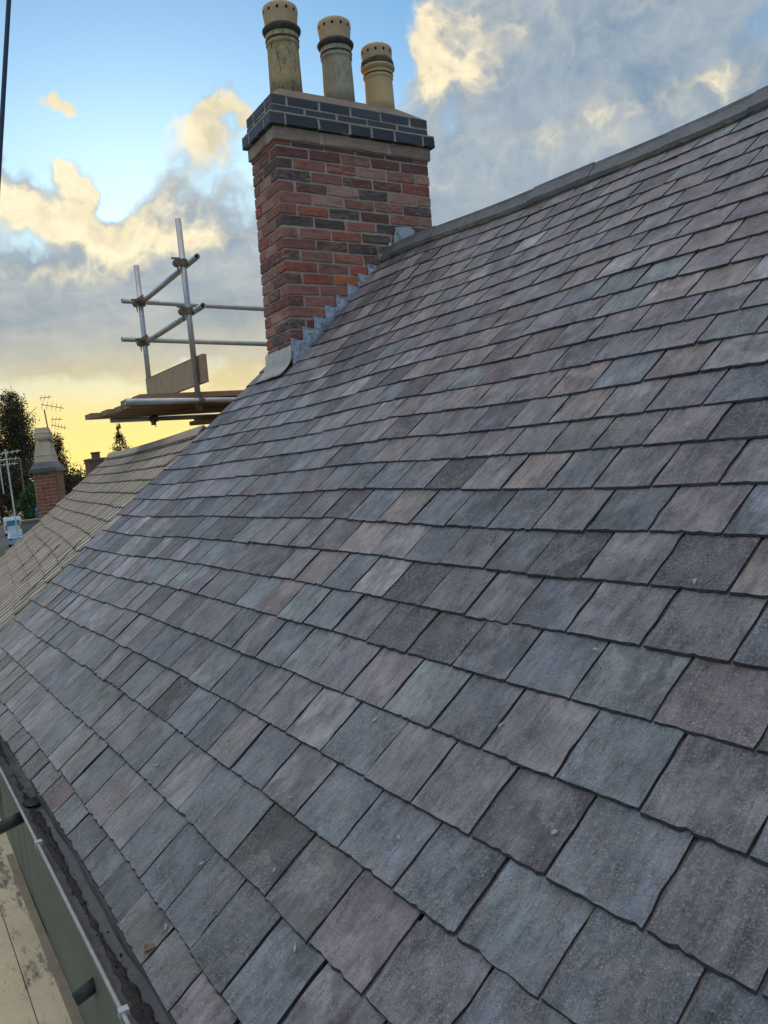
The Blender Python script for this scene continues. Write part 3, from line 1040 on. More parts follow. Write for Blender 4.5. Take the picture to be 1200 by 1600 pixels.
band = lambda: shade_of((0.34, 0.21, 0.155), 0.86, 1.14)
bluec = lambda: shade_of((0.044, 0.046, 0.056), 0.65, 1.4)
course(0.016, 1.390, 1.462, [0.33, 0.50, 0.42], band, BR, 'band_brick')
course(0.040, 1.472, 1.538, [0.105, 0.226, 0.226, 0.16, 0.175, 0.226], bluec, BR_BLUE, 'blue_brick')
course(0.010, 1.549, 1.597, [0.226, 0.226, 0.226, 0.226], bluec, BR_BLUE, 'blue_brick')
course(0.010, 1.607, 1.662, [0.105, 0.226, 0.226, 0.226, 0.226], bluec, BR_BLUE, 'blue_brick')
bm = MB()
bm.box((-0.0065, -CD - 0.0065, 1.386), (CW + 0.0065, 0.0065, 1.655))
bm.box((-0.0365, -CD - 0.0365, 1.474), (CW + 0.0365, 0.0365, 1.5365))
bm.box((-0.0135, -CD - 0.0135, 1.392), (CW + 0.0135, 0.0135, 1.460))
bm.obj('mortar_core', M_mortar, chim, CM)
bm = MB()   # pale pointing line on the oversailing course
bm.box((-0.038, -CD - 0.038, 1.5385), (CW + 0.038, 0.038, 1.5485))
bm.obj('weathering_fillet', M_mortar, chim, CM)
# flaunching
bm = MB()
lo = [(-0.006, 0.006), (CW + 0.006, 0.006), (CW + 0.006, -CD - 0.006), (-0.006, -CD - 0.006)]
hi = [(0.10, -0.09), (CW - 0.16, -0.09), (CW - 0.16, -CD + 0.09), (0.10, -CD + 0.09)]
z0, z1, z2 = 1.658, 1.664, 1.752
vs = [(x, y, z0) for x, y in lo] + [(x, y, z1) for x, y in lo] + [(x, y, z2) for x, y in hi]
fs = [[3, 2, 1, 0]] + [[i, (i + 1) % 4, 4 + (i + 1) % 4, 4 + i] for i in range(4)] + [[4 + i, 4 + (i + 1) % 4, 8 + (i + 1) % 4, 8 + i] for i in range(4)] + [[8, 9, 10, 11]]
bm.add(vs, fs)
bm.obj('flaunching', generic('flaunching', (0.19, 0.145, 0.11), (0.30, 0.24, 0.185), 12, 0.95, 0.006, 60), chim, CM)

# pots
POTS = [('buff chimney pot with heavy black lichen stains', 0.200, 1.74, 2.335, 0.106, M_pot1),
        ('grey weathered chimney pot in the middle', 0.588, 1.74, 2.318, 0.104, M_pot2),
        ('clean orange buff chimney pot nearest the ridge', 0.905, 1.74, 2.213, 0.100, M_pot3)]
for lab, s, zb, zt, r, m_ in POTS:
    L = zt - zb - 0.004
    h = L - 0.150       # height of the body up to the roll
    M = CM @ Matrix.Translation((s, -0.195, zb))
    prof = [(r * 1.00, 0), (r * .985, h * .25), (r * .95, h * .72), (r * .955, h * .74), (r * 1.02, h * .752), (r * 1.0, h * .765), (r * 1.0, h * .78), (r * .985, h * .79), (r * 1.0, h * .90)]
    bm = MB()
    bm.lathe(prof, 36)
    p = bm.obj('chimney_pot', m_, chim, M, smooth=True)
    p['label'] = lab
    # dark rolls
    bm = MB()
    bm.lathe([(r * 1.0, h * .90), (r * 1.10, h * .925), (r * 1.17, h * .955), (r * 1.18, h * .975), (r * 1.12, h * .995), (r * 1.0, h * 1.015)], 36)
    q = bm.obj('roll', M_soot if m_ is not M_pot3 else m_, p, M, smooth=True)
    bm = MB()
    bm.lathe([(r * .96, h * .80), (r * 1.02, h * .808), (r * 1.04, h * .82), (r * 1.02, h * .832), (r * .97, h * .838)], 36)
    bm.obj('bead', M_soot, p, M, smooth=True)
    # vent cap with holes right through its wall
    bm = MB()
    z = h * 1.02
    hole_z = z + 0.082
    nh = 12
    ncol = nh * 4
    zs = [z, z + 0.014, z + 0.045, hole_z - 0.009, hole_z, hole_z + 0.009, z + 0.108, z + 0.120, z + 0.127]
    rs = [.97, .98, 1.01, 1.045, 1.06, 1.07, 1.07, 1.04, .95]
    vs, fs = [], []
    for zz, rr in zip(zs, rs):
        for i in range(ncol):
            a = 2 * math.pi * i / ncol
            vs.append((r * rr * math.cos(a), r * rr * math.sin(a), zz))
    for k in range(len(zs) - 1):
        for i in range(ncol):
            if k in (3, 4) and i % 4 == 0:
                continue
            j = (i + 1) % ncol
            fs.append([k * ncol + i, k * ncol + j, (k + 1) * ncol + j, (k + 1) * ncol + i])
    tb = (len(zs) - 1) * ncol
    fs.append([tb + i for i in range(ncol)])
    bm.add(vs, fs)
    bm.obj('vent_cap', M_cap, p, M, smooth=True)
    bm = MB()
    bm.lathe([(r * .9, z + 0.02), (r * .95, z + 0.06), (r * .95, z + 0.105), (r * .8, z + 0.12)], 24)
    bm.obj('hole_shade_liner', M_hole, p, M)  # near-black insert, its colour stands in for the shade inside the holes
    if m_ is M_pot3:
        bm = MB()
        bm.lathe([(r * 1.02, h * .985), (r * 1.10, h * .99), (r * 1.13, h * 1.03), (r * 1.11, h * 1.10), (r * 1.06, h * 1.125), (r * 1.01, h * 1.12)], 30)
        for v in bm.v:
            v += Vector((rc.uniform(-.003, .003), rc.uniform(-.003, .003), rc.uniform(-.005, .006)))
        bm.obj('sooty_collar', M_soot, p, M, smooth=True)

# stepped lead flashing on the face beside the slates
steps = 10
for k in range(steps):
    s0 = k * CC / 0.8367 + 0.0
    s1 = s0 + CC / 0.8367 + 0.022
    zt = 0.020 + (k + 2) * CC + 0.004 + rc.uniform(-.004, .004)
    zb0, zb1 = roof_z(s0) - 0.02, roof_z(s1) - 0.02
    y0 = 0.004 + 0.0015 * (k % 2)
    out = [(s0 - 0.004, y0, zb0), (s1, y0, zb1), (s1 + 0.012 + rc.uniform(-.006, .004), y0 + 0.010, zt - rc.uniform(0.0, 0.008)), (s0 + 0.055, y0 + 0.010, zt - 0.008), (s0 + rc.uniform(-0.012, 0.0), y0 + 0.002, zt + 0.006)]
    bm = MB()
    bm.prism(out, (0, 0.0025, 0))
    bm.obj('flashing_step', M_lead, chim, CM)
# lead lying along the slates at the foot of the steps
bm = MB()
bm.prism([(0.0, 0.010, 0.004), (0.92, 0.010, 0.774), (0.92, 0.030, 0.778), (0.0, 0.030, 0.008)], (0, 0, 0.003))
bm.obj('flashing_foot', M_leadpale, chim, CM)
# saddle piece where the ridge meets the stack
bm = MB()
bm.prism([(0.80, 0.012, 0.72), (0.95, 0.016, 0.84), (0.965, 0.016, 0.905), (0.93, 0.014, 0.925), (0.82, 0.012, 0.915), (0.80, 0.013, 0.84)], (0, 0.003, 0))
bm.obj('lead_saddle', M_leadpale, chim, CM)
bm = MB()
bm.prism([(0.81, 0.018, 0.905), (0.868, 0.020, 0.79), (0.878, 0.030, 0.80), (0.825, 0.026, 0.91)], (0, 0.004, 0.002))
bm.obj('lead_fold', M_lead, chim, CM)
# front apron: upright against the lowest bricks and a dressed-down flange
bm = MB()
K = 10
vs = []
for i in range(K + 1):
    e = -0.012 + (CD + 0.03) * i / K
    w = 0.002 * math.sin(i * 2.1)
    vs += [(-0.010 + w, -e, 0.125 + 0.004 * math.sin(i * 3.0)), (-0.013 + w, -e, 0.045), (-0.030, -e, 0.012), (-0.060, -e, -0.024), (-0.098 + 0.005 * math.sin(i * 1.3), -e, -0.057)]
fs = [[i * 5 + k, (i + 1) * 5 + k, (i + 1) * 5 + k + 1, i * 5 + k + 1] for i in range(K) for k in range(4)]
bm.add(vs, fs)
ap = bm.obj('lead_apron', M_apron, chim, CM, smooth=True)
md = ap.modifiers.new('thick', 'SOLIDIFY')
md.thickness = 0.003

# ---------------------------------------------------------------- neighbouring tan roof
ND = Vector((0.992089041, -0.125536186, 0.0))
NP0 = Vector((5.298, 0, 0)) - NN * 1.0 + NN * -0.004
N2 = ND.cross(UP).normalized()
if N2.z < 0:
    N2 = -N2
NL, NTOP, NBOT = 5.25, 1.70, -0.36


def TP(a, b, h=0.0):
    s = -0.02 * math.sin(min(1, max(0, a / NL)) * math.pi)
    return NP0 + ND * a + UP * (b + 0.02 * math.sin(a * 1.1) * (1 - b / 2)) + N2 * (h + s)


tan = thing('tan_tiled_house', NP0 + ND * 2.6 + Vector((0, -1.5, GROUND - NP0.z)), 'neighbouring house with low roof of weathered tan tiles beyond the slate verge', 'house')
bm = MB()
gr = [[TP(a, b, -0.03) for b in (NBOT + 0.02, 0.5, 1.1, NTOP)] for a in np.linspace(0.0, NL, 12)]
bm.add([p for r in gr for p in r], [[i * 4 + k, (i + 1) * 4 + k, (i + 1) * 4 + k + 1, i * 4 + k + 1] for i in range(11) for k in range(3)])
tp = [r[-1] for r in gr]
fr = [Vector((p.x, p.y - 2.6, p.z - 2.0)) for p in tp]
bm.add(tp + fr, [[i, 12 + i, 13 + i, i + 1] for i in range(11)])
bm.obj('roof_deck', M_dark, tan)
e0, e1 = TP(0.02, NBOT + 0.1, -0.10), TP(NL - 0.05, NBOT + 0.1, -0.10)
r0, r1 = TP(0.02, NTOP, -0.12), TP(NL - 0.05, NTOP, -0.12)
bm = MB()
pr = []
for e, r in ((e0, r0), (e1, r1)):
    pr.append([Vector((e.x, e.y - 0.1, GROUND)), Vector((e.x, e.y - 0.1, e.z)), r, Vector((r.x, 2 * r.y - e.y, e.z)), Vector((r.x, 2 * r.y - e.y, GROUND))])
bm.add(pr[0] + pr[1], [[0, 1, 2, 3, 4], [9, 8, 7, 6, 5]] + [[i, 5 + i, 5 + (i + 1) % 5, (i + 1) % 5] for i in range(5)])
bm.obj('wall', M_render, tan)
rt_ = random.Random(9)
TWD, TG = 0.165, 0.131


def tan_variant(i):
    r = random.Random(400 + i)
    w = TWD / 2 - 0.003
    xs = [-w, -w * .52, -w * .46, -w * .02, w * .04, w * .50, w * .56, w]
    zz = [0, 0, -0.004, -0.004, 0, 0, -0.004, -0.003]
    zz = [0.001, 0.0, -0.009, 0.001, 0.0005, -0.009, 0.0, 0.001]
    vs = [(x, r.uniform(-.002, .002), z) for x, z in zip(xs, zz)] + [(x, 0.20, z) for x, z in zip(xs, zz)] + [(x, r.uniform(-.002, .002), z - 0.013) for x, z in zip(xs, zz)]
    n = 8
    fs = [[k, k + 1, n + k + 1, n + k] for k in range(n - 1)] + [[2 * n + k, 2 * n + k + 1, k + 1, k] for k in range(n - 1)]
    vs += [(-w, 0.2, -0.012), (w, 0.2, -0.012)]
    fs += [[0, n, 3 * n, 2 * n], [n - 1, 3 * n - 1, 3 * n + 1, 2 * n - 1]]
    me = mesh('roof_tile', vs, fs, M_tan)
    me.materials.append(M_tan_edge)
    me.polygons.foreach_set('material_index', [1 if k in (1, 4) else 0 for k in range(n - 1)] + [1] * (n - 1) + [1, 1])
    return me


TV = [tan_variant(i) for i in range(8)]
tiles = []
b = NBOT
row = 0
while b < NTOP - 0.06:
    a = 0.0 - (row % 2) * 0.0825
    while a < NL:
        ac = a + TWD / 2
        if ac - TWD / 2 > -0.02:
            p = TP(ac, b + rt_.gauss(0, .0025), rt_.uniform(-.001, .003))
            y = (TP(ac, b + 0.1) - TP(ac, b)).normalized()
            x = (ND - y * ND.dot(y)).normalized()
            n0 = x.cross(y)
            if n0.z < 0:
                x = -x
                n0 = -n0
            y2 = (y - n0 * 0.105).normalized()
            x = (x - n0 * rt_.uniform(-0.005, 0.022)).normalized()
            x = (x - y2 * x.dot(y2)).normalized()
            n2 = x.cross(y2)
            ly = min(1.0, (NTOP - b) / 0.20)
            M = Matrix(((x.x, y2.x * ly, n2.x, p.x), (x.y, y2.y * ly, n2.y, p.y), (x.z, y2.z * ly, n2.z, p.z), (0, 0, 0, 1)))
            f = rt_.uniform(0.82, 1.15)
            col = tuple(c * f for c in rt_.choice(((0.52, 0.45, 0.345), (0.56, 0.485, 0.375), (0.48, 0.415, 0.335), (0.54, 0.475, 0.385))))
            tiles.append((px_area(p), M, rt_.randrange(8), col))
        a += TWD * rt_.choice((1, 1, 1, 1, 1, 1.02))
    b += TG
    row += 1
tiles.sort(key=lambda s: -s[0])
for ar, M, vi, c in tiles[:290]:
    o = bpy.data.objects.new('roof_tile', TV[vi])
    o.color = (*c, 1)
    put(o, M, tan)
bm = MB()
for ar, M, vi, c in tiles[290:]:
    bm.add([M @ v.co for v in TV[vi].vertices], [list(p.vertices) for p in TV[vi].polygons])
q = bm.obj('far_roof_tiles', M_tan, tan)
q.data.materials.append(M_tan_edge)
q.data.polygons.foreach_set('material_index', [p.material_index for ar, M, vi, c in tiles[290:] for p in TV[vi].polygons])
q.color = (0.53, 0.46, 0.36, 1)
tag(q, kind='stuff')
# ridge tiles of the neighbour
for i in range(13):
    a0, a1 = 0.02 + i * 0.40, 0.02 + (i + 1) * 0.40 - 0.006
    bm = MB()
    rows = []
    for a in (a0, a1):
        tip = TP(a, NTOP, 0.022)
        s_ = [TP(a, NTOP - 0.075, 0.006), TP(a, NTOP - 0.04, 0.016), tip]
        rows.append(s_ + [Vector((p.x, 2 * tip.y - p.y, p.z)) for p in s_[1::-1]])
    n = 5
    v_all = rows[0] + rows[1]
    v_all += [p - Vector((0, 0, 0.02)) for p in v_all]
    fs = [[k, k + 1, n + k + 1, n + k] for k in range(4)] + [[2 * n + k + 1, 2 * n + k, 3 * n + k, 3 * n + k + 1] for k in range(4)]
    fs += [[k + 1, k, 2 * n + k, 2 * n + k + 1] for k in range(4)] + [[n + k, n + k + 1, 3 * n + k + 1, 3 * n + k] for k in range(4)] + [[0, n, 3 * n, 2 * n], [n - 1, 3 * n - 1, 4 * n - 1, 2 * n - 1]]
    bm.add(v_all, fs)
    q = bm.obj('ridge_tile', M_tan, tan)
    q.color = (0.36 * rt_.uniform(.9, 1.1), 0.30, 0.235, 1)
bm = MB()
for i in range(260):
    a = i * 0.02
    bm.prism([TP(a, NTOP - 0.088 + rt_.uniform(-.008, .008), -0.004), TP(a + 0.02, NTOP - 0.088 + rt_.uniform(-.008, .008), -0.004), TP(a + 0.02, NTOP - 0.06, 0.0), TP(a, NTOP - 0.06, 0.0)], N2 * 0.008)
tag(bm.obj('mortar_bedding', M_bed, tan), kind='stuff')
# dark strips laid on the tiles, painting the shade of three long open joints
for (a0, b0, b1, w) in ((0.35, 0.10, 0.62, 0.016), (1.35, 0.10, 0.50, 0.012), (2.4, 0.12, 0.50, 0.010)):
    bm = MB()
    bm.prism([TP(a0, b0, 0.006), TP(a0 + w, b0, 0.006), TP(a0 + w * 1.2, b1, 0.006), TP(a0 + w * .2, b1, 0.006)], N2 * 0.004)
    bm.obj('joint_shade_strip', M_hole, tan)

# ---------------------------------------------------------------- chimney scaffold
sc = thing('tube_scaffold', (7.4, -2.6, 0.25), 'galvanised tube scaffold frame standing beyond the slate roof beside the chimney', 'scaffold')
TR = 0.0242


def tube(name, a, b):
    bm = MB()
    bm.tube(a, b, TR, 16, hollow=0.0205)
    return bm.obj(name, M_galv, sc, smooth=True)


XB, XA = 6.70, 8.05
B0, B1 = Vector((XB, -2.436, 0.44)), Vector((XB, -2.4512, 2.000))
A0, A1 = Vector((XA, -2.450, 0.42)), Vector((XA, -2.4767, 1.942))
tube('pole', B0, B1)
tube('pole', A0, A1)
tube('ledger', (8.11, -2.311, 1.621), (8.11, -4.60, 1.490))
tube('ledger', (8.11, -2.264, 1.259), (8.11, -4.60, 1.125))
tube('transom', (8.16, -2.497, 1.598), (6.50, -2.500, 1.652))
tube('transom', (8.16, -2.476, 1.210), (6.50, -2.500, 1.262))
tube('ledger', (6.64, -1.819, 0.545), (6.64, -3.30, 0.475))
tube('ledger', (8.12, -2.063, 0.500), (8.12, -3.60, 0.450))


def coupler(p, ax1, ax2):
    p, ax1, ax2 = Vector(p), Vector(ax1).normalized(), Vector(ax2).normalized()
    off = ax1.cross(ax2).normalized()
    bm = MB()
    bm.tube(p - ax1 * 0.028, p + ax1 * 0.028, 0.034, 12)
    c2 = p + off * 0.052
    bm.tube(c2 - ax2 * 0.026, c2 + ax2 * 0.026, 0.034, 12)
    bm.tube(p + ax2 * 0.036 - off * .02, p + ax2 * 0.036 + off * 0.06, 0.008, 8)
    bm.tube(c2 + ax1 * 0.036 - off * .05, c2 + ax1 * 0.036 + off * 0.045, 0.008, 8)
    bm.box((-.012, -.012, -.012), (.012, .012, .012), Matrix.Translation(p + ax2 * 0.038 + off * .055))
    bm.tube(c2 - ax1 * 0.03, c2 - ax1 * 0.085, 0.009, 8, 0.003)
    bm.obj('coupler', M_coupler, sc)


Zv = (0, 0, 1)
for p in ((XB, -2.452, 1.647), (XB, -2.449, 1.256)):
    coupler(p, Zv, (1, 0, 0))
for p in ((XA, -2.472, 1.605), (XA, -2.464, 1.232)):
    coupler(p, Zv, (0, 1, 0))
    coupler(Vector(p) + Vector((0, -.01, -.02)), Zv, (1, 0, 0))
coupler((XB, -2.437, 0.515), Zv, (0, 1, 0))
coupler((XA, -2.452, 0.480), Zv, (0, 1, 0))


def board(name, mat_, lab, a, b, wdir, wid, th, grp=None, notch=False):
    """timber board from a to b; wdir is its width direction, third axis its thickness"""
    a, b, wdir = Vector(a), Vector(b), Vector(wdir).normalized()
    L = (b - a)
    x = L.normalized()
    y = (wdir - x * wdir.dot(x)).normalized()
    z = x.cross(y)
    M = Matrix(((x.x, y.x, z.x, a.x), (x.y, y.y, z.y, a.y), (x.z, y.z, z.z, a.z), (0, 0, 0, 1)))
    bmx = bmesh.new()
    bmesh.ops.create_cube(bmx, size=1.0)
    for v in bmx.verts:
        v.co = Vector(((v.co.x + .5) * L.length, (v.co.y + .5) * wid, (v.co.z + .5) * th))
    bmesh.ops.bevel(bmx, geom=bmx.edges[:], offset=0.004, segments=1, affect='EDGES')
    me = bpy.data.meshes.new(name)
    bmx.to_mesh(me)
    bmx.free()
    me.materials.append(mat_)
    o = part(name, me, None, M)
    return tag(o, lab, 'board', grp)


labs = ['scaffold board along the near edge of the high platform', None, None, None, None, 'scaffold board along the far edge of the high platform, reaching out furthest']
ends = [-1.965, -1.93, -2.00, -1.99, -1.93, -1.835]
zb = 0.600
for i in range(6):
    x = 6.72 + i * 0.232
    zz = zb + (-0.008 * i)
    board('scaffold_board', M_wood, labs[i] or 'scaffold board in the middle of the high platform behind the chimney foot', (x, ends[i], zz + 0.0), (x, -3.75, zz - 0.03), (1, 0, 0), 0.225, -0.038, 'boards of the high platform')
board('scaffold_board', M_wood, 'lower scaffold board lying on the tan ridge under the platform', (7.3, -2.62, 0.36), (7.3, -3.9, 0.36), (1, 0, 0), 0.225, 0.038, 'boards under the high platform')
board('scaffold_board', M_wood, 'scaffold board stacked upon the lower board under the platform', (7.42, -2.70, 0.402), (7.36, -3.9, 0.402), (1, 0, 0), 0.225, 0.038, 'boards under the high platform')
board('scaffold_board', M_toe, 'short pale board end poking from under the platform by the slates', (6.78, -2.66, 0.505), (6.78, -3.5, 0.50), (1, 0, 0), 0.20, 0.036)
board('toe_board', M_toe, 'pale toe board standing on edge at the end of the high platform', (6.60, -2.505, 0.662), (8.05, -2.462, 0.640), (0, -0.03, 1), 0.225, -0.038)

# ---------------------------------------------------------------- overhead cable, loose bits
bm = MB()
ca, cb = Vector((3.0, -0.614, 1.577)), Vector((3.0, -0.521, 1.076))
d = (ca - cb)
pts = [cb - d * 4.6, cb, ca, ca + d * 4.0]
for i in range(3):
    bm.tube(pts[i], pts[i + 1], 0.0075, 10)
tag(bm.obj('hanging_cable', generic('blue_black_cable', (0.02, 0.03, 0.06), (0.035, 0.05, 0.09), 20, 0.5)), 'dark blue cable hanging down at the top left corner of the view', 'cable')

chips = [(1.02, -0.02), (1.62, 0.10), (1.55, 0.33), (2.05, 0.13), (2.3, -0.03), (1.25, 0.15), (1.50, -0.03), (2.6, 0.28), (0.95, 0.28), (1.42, -0.27), (1.70, -0.25), (1.30, -0.10), (1.86, 0.45), (1.1, 0.62), (0.98, 0.80), (1.75, -0.12), (2.0, -0.2), (1.2, 0.42)]
rch = random.Random(31)
for u, v in chips:
    n = 6
    s = rch.uniform(0.003, 0.008)
    poly = [(s * rch.uniform(.45, 1.5) * math.cos(6.283 * i / n), s * rch.uniform(.2, .75) * math.sin(6.283 * i / n), 0) for i in range(n)]
    p = RP(u, v, 0.001)
    M = Matrix.Translation(p) @ NN.to_track_quat('Z', 'Y').to_matrix().to_4x4() @ Matrix.Rotation(rch.uniform(0, 6), 4, 'Z')
    bm = MB()
    bm.prism(poly, (0.0008, 0.0005, 0.0016))
    tag(bm.obj('slate_chip', M_chip, None, M), 'small pale slate chip lying loose on the near slates', 'chip', 'loose slate chips')
p = RP(1.70, -0.300, 0.001)
M = Matrix.Translation(p) @ NN.to_track_quat('Z', 'Y').to_matrix().to_4x4() @ Matrix.Rotation(0.6, 4, 'Z')
bm = MB()
bm.add([(-.018, 0, 0), (-.006, -.008, .006), (.010, -.006, .007), (.020, .002, .001), (.008, .008, .004), (-.008, .007, .008), (0, 0, .002)],
       [[0, 1, 6], [1, 2, 6], [2, 3, 6], [3, 4, 6], [4, 5, 6], [5, 0, 6]])
lf = bm.obj('dead_leaf', M_leaf, None, M)
lf.modifiers.new('thick', 'SOLIDIFY').thickness = 0.001
tag(lf, 'curled brown dead leaf on the slates just above the gutter', 'leaf')

# ---------------------------------------------------------------- far surroundings


def at(px, py, dist):
    """a spot given by its bearing, height angle and distance (metres along the view)"""
    d = fw + r2 * ((px - 600) / F_PX) - u2 * ((py - 800) / F_PX)
    return d * dist


def leaf_mat(name, c1, c2):
    m, t, b = mat(name)
    P = t.new('ShaderNodeTexCoord', out=3)
    col = t.mix(t.mapr(t.noise(P, 0.9, 4, 0.6), 0.35, 0.65), c1, c2)
    finish(t, b, col, 0.7, None, spec=0.2)
    return m


M_leafd = leaf_mat('dark_foliage', (0.055, 0.046, 0.024), (0.10, 0.082, 0.044))
M_leafg = leaf_mat('green_foliage', (0.035, 0.065, 0.018), (0.075, 0.12, 0.035))
M_bark = generic('bark', (0.045, 0.032, 0.022), (0.085, 0.062, 0.045), 3, 0.95, 0.02, 8)


def crown_mesh(name, blobs, n, size, m_, seed):
    r = random.Random(seed)
    vs, fs = [], []
    tot = sum(b[1] * b[2] for b in blobs)
    for c, rx, rz in blobs:
        k = int(n * rx * rz / tot)
        subs = []
        for _ in range(max(6, k // 45)):
            d = Vector((r.gauss(0, 1), r.gauss(0, 1), r.gauss(0, 1))).normalized() * r.uniform(.45, 1.0)
            subs.append(Vector((c[0] + d.x * rx, c[1] + d.y * rx, c[2] + d.z * rz)))
        for _ in range(k):
            s = r.choice(subs)
            p = s + Vector((r.gauss(0, .21) * rx, r.gauss(0, .21) * rx, r.gauss(0, .21) * rz))
            a = Vector((r.gauss(0, 1), r.gauss(0, 1), r.gauss(0, 1))).normalized()
            bq = a.orthogonal().normalized()
            q = a.cross(bq)
            sz = size * r.uniform(.5, 1.3)
            b0 = len(vs)
            vs += [p - bq * sz, p + q * sz * .6, p + bq * sz, p - q * sz * .6]
            fs.append([b0, b0 + 1, b0 + 2, b0 + 3])
    return mesh(name, vs, fs, m_)


def tree(name, base, H, blobs, n, size, m_, lab, seed, group=None):
    t_ = thing(name, base, lab, 'tree', group)
    M = Matrix.Translation(base)
    tag(part('crown', crown_mesh('crown', blobs, n, size, m_, seed), t_, M), kind='stuff')
    r = random.Random(seed)
    bm = MB()
    bm.tube((0, 0, -0.2), (0.1, 0.1, H * .45), 0.022 * H, 10, 0.014 * H)
    bm.tube((0.1, 0.1, H * .45), (0, 0.1, H * .92), 0.014 * H, 8, 0.003 * H)
    for i in range(0 if 'conifer' in name else 16):
        z = H * r.uniform(.25, .8)
        a = r.uniform(0, 6.28)
        l = H * r.uniform(.12, .28)
        bm.tube((0.05, 0.05, z), (math.cos(a) * l, math.sin(a) * l, z + l * .7), 0.006 * H, 6, 0.0015 * H)
    bm.obj('trunk', M_bark, t_, M)
    return t_


def on_ground(px, dist):
    p = at(px, 760, dist)
    return Vector((p.x, p.y, GROUND))


tree('bare_topped_tree', on_ground(36, 140), 22.0, [((0.3, 0, 19.4), 2.0, 2.4), ((-1.2, .6, 17.0), 2.4, 2.4), ((1.0, -0.6, 16.2), 2.6, 2.8), ((-0.6, .4, 13.5), 3.0, 2.8), ((1.6, -1.2, 12.0), 3.0, 3.2), ((0, 0.5, 9), 3.4, 3.0)], 22000, 0.16, M_leafd,
     'tall dark leafy tree against the yellow sky behind the far chimney', 51)
tree('dark_tree', on_ground(92, 140), 14.0, [((-0.6, 0, 12.2), 1.4, 2.0), ((0.3, 0, 9.6), 2.0, 2.6), ((0.2, 0, 6.5), 2.4, 3.0)], 8000, 0.16, M_leafd, 'shorter dark tree right of the far buff chimney pot', 52)
tree('dark_tree', on_ground(-2, 138), 15.0, [((0, 0, 12.6), 2.4, 2.2), ((0.3, 0, 9.3), 3.4, 2.8), ((0, 0, 5.6), 3.8, 3.0)], 9000, 0.17, M_leafd, 'broad dark tree at the left edge behind the aerials', 53)
tree('small_conifer', on_ground(197, 120), 13.2, [((0, 0, 12.4), .35, 1.0), ((0, 0, 10.8), 0.9, 1.2), ((0, 0, 9.0), 1.5, 1.4), ((0, 0, 6), 2.0, 2.2)], 5000, 0.12, M_leafd, 'small pointed conifer beyond the tan ridge against the glow', 54)
for i, (px_, dist, hh) in enumerate(((62, 135, 11.0), (30, 140, 11.8), (-14, 132, 11.5), (108, 138, 8.4), (140, 142, 7.8))):
    b = on_ground(px_, dist)
    o = part('hedge_bush', crown_mesh('hedge_bush', [((0, 0, hh * .45), 4.6, hh * .48)], 5000, 0.2, M_leafd, 60 + i), None, Matrix.Translation(b))
    tag(o, ['dark bush behind the red far chimney', 'dark bush behind the white vans', 'dark bush at the left edge of the view', 'dark bush between the far chimney and the dark house', 'dark bush in front of the distant dark house'][i], 'bush', 'dark bushes behind the houses')
b = on_ground(42, 126)
o = part('green_bush', crown_mesh('green_bush', [((0, 0, 2.4), 1.9, 2.4), ((.5, -.5, 4.2), 1.2, 1.5)], 3500, 0.16, M_leafg, 71), None, Matrix.Translation(b))
tag(o, 'bright green bush beside the red far chimney', 'bush')
hl = MB()
pts = []
for i in range(60):
    a = -0.2 + 0.0 + (i / 59 - .5) * 2.2 - 0.35
    rr = 330
    pts.append((rr * math.cos(a), rr * math.sin(a), 1.0 + 2.2 * math.sin(i * .7) + 1.5 * math.sin(i * 1.9)))
vs = [(x, y, GROUND - .5) for x, y, z in pts] + [(x * 1.02, y * 1.02, GROUND + 5.0 + z * .5) for x, y, z in pts] + [(x * 1.3, y * 1.3, GROUND - .5) for x, y, z in pts]
hl.add(vs, [[i, i + 1, 60 + i + 1, 60 + i] for i in range(59)] + [[60 + i, 61 + i, 121 + i, 120 + i] for i in range(59)])
tag(hl.obj('hill', generic('far_hill', (0.03, 0.034, 0.02), (0.055, 0.055, 0.03), 0.2, 0.95, 0.2, 1.5)), kind='structure')

# the red chimney past the tan roof
fc_d = 17.0
fcb = at(80, 830, fc_d)
fd = (Vector((0.906, -.423, 0))).normalized()
fl = Vector((-fd.y, fd.x, 0))           # towards the left
Zt = Vector((-0.0, -0.018, 1)).normalized()
farch = thing('far_brick_chimney', (fcb.x, fcb.y, GROUND + 3.5), 'red brick chimney with one tall square buff pot beyond the tan roof', 'chimney')
FM = Matrix(((-fl.x, fd.x, Zt.x, fcb.x), (-fl.y, fd.y, Zt.y, fcb.y), (-fl.z, fd.z, Zt.z, fcb.z), (0, 0, 0, 1)))
kx = fc_d / F_PX
fw_, fdp = 33 * kx, 0.62
ztop = 93 * kx
bm = MB()
bm.box((-fw_ / 2 + .004, .004, -1.6), (fw_ / 2 - .004, fdp - .004, ztop))
bm.obj('mortar_core', M_mortar, farch, FM)
fr_ = random.Random(77)
M_fb = object_tinted('far_brick', 0.85, 0.003, (0.30, 0.22, 0.16))
BRF = []
for m_ in BR[:6]:
    mb = m_.copy()
    mb.materials.clear()
    mb.materials.append(M_fb)
    BRF.append(mb)
k = 0
z = -0.45
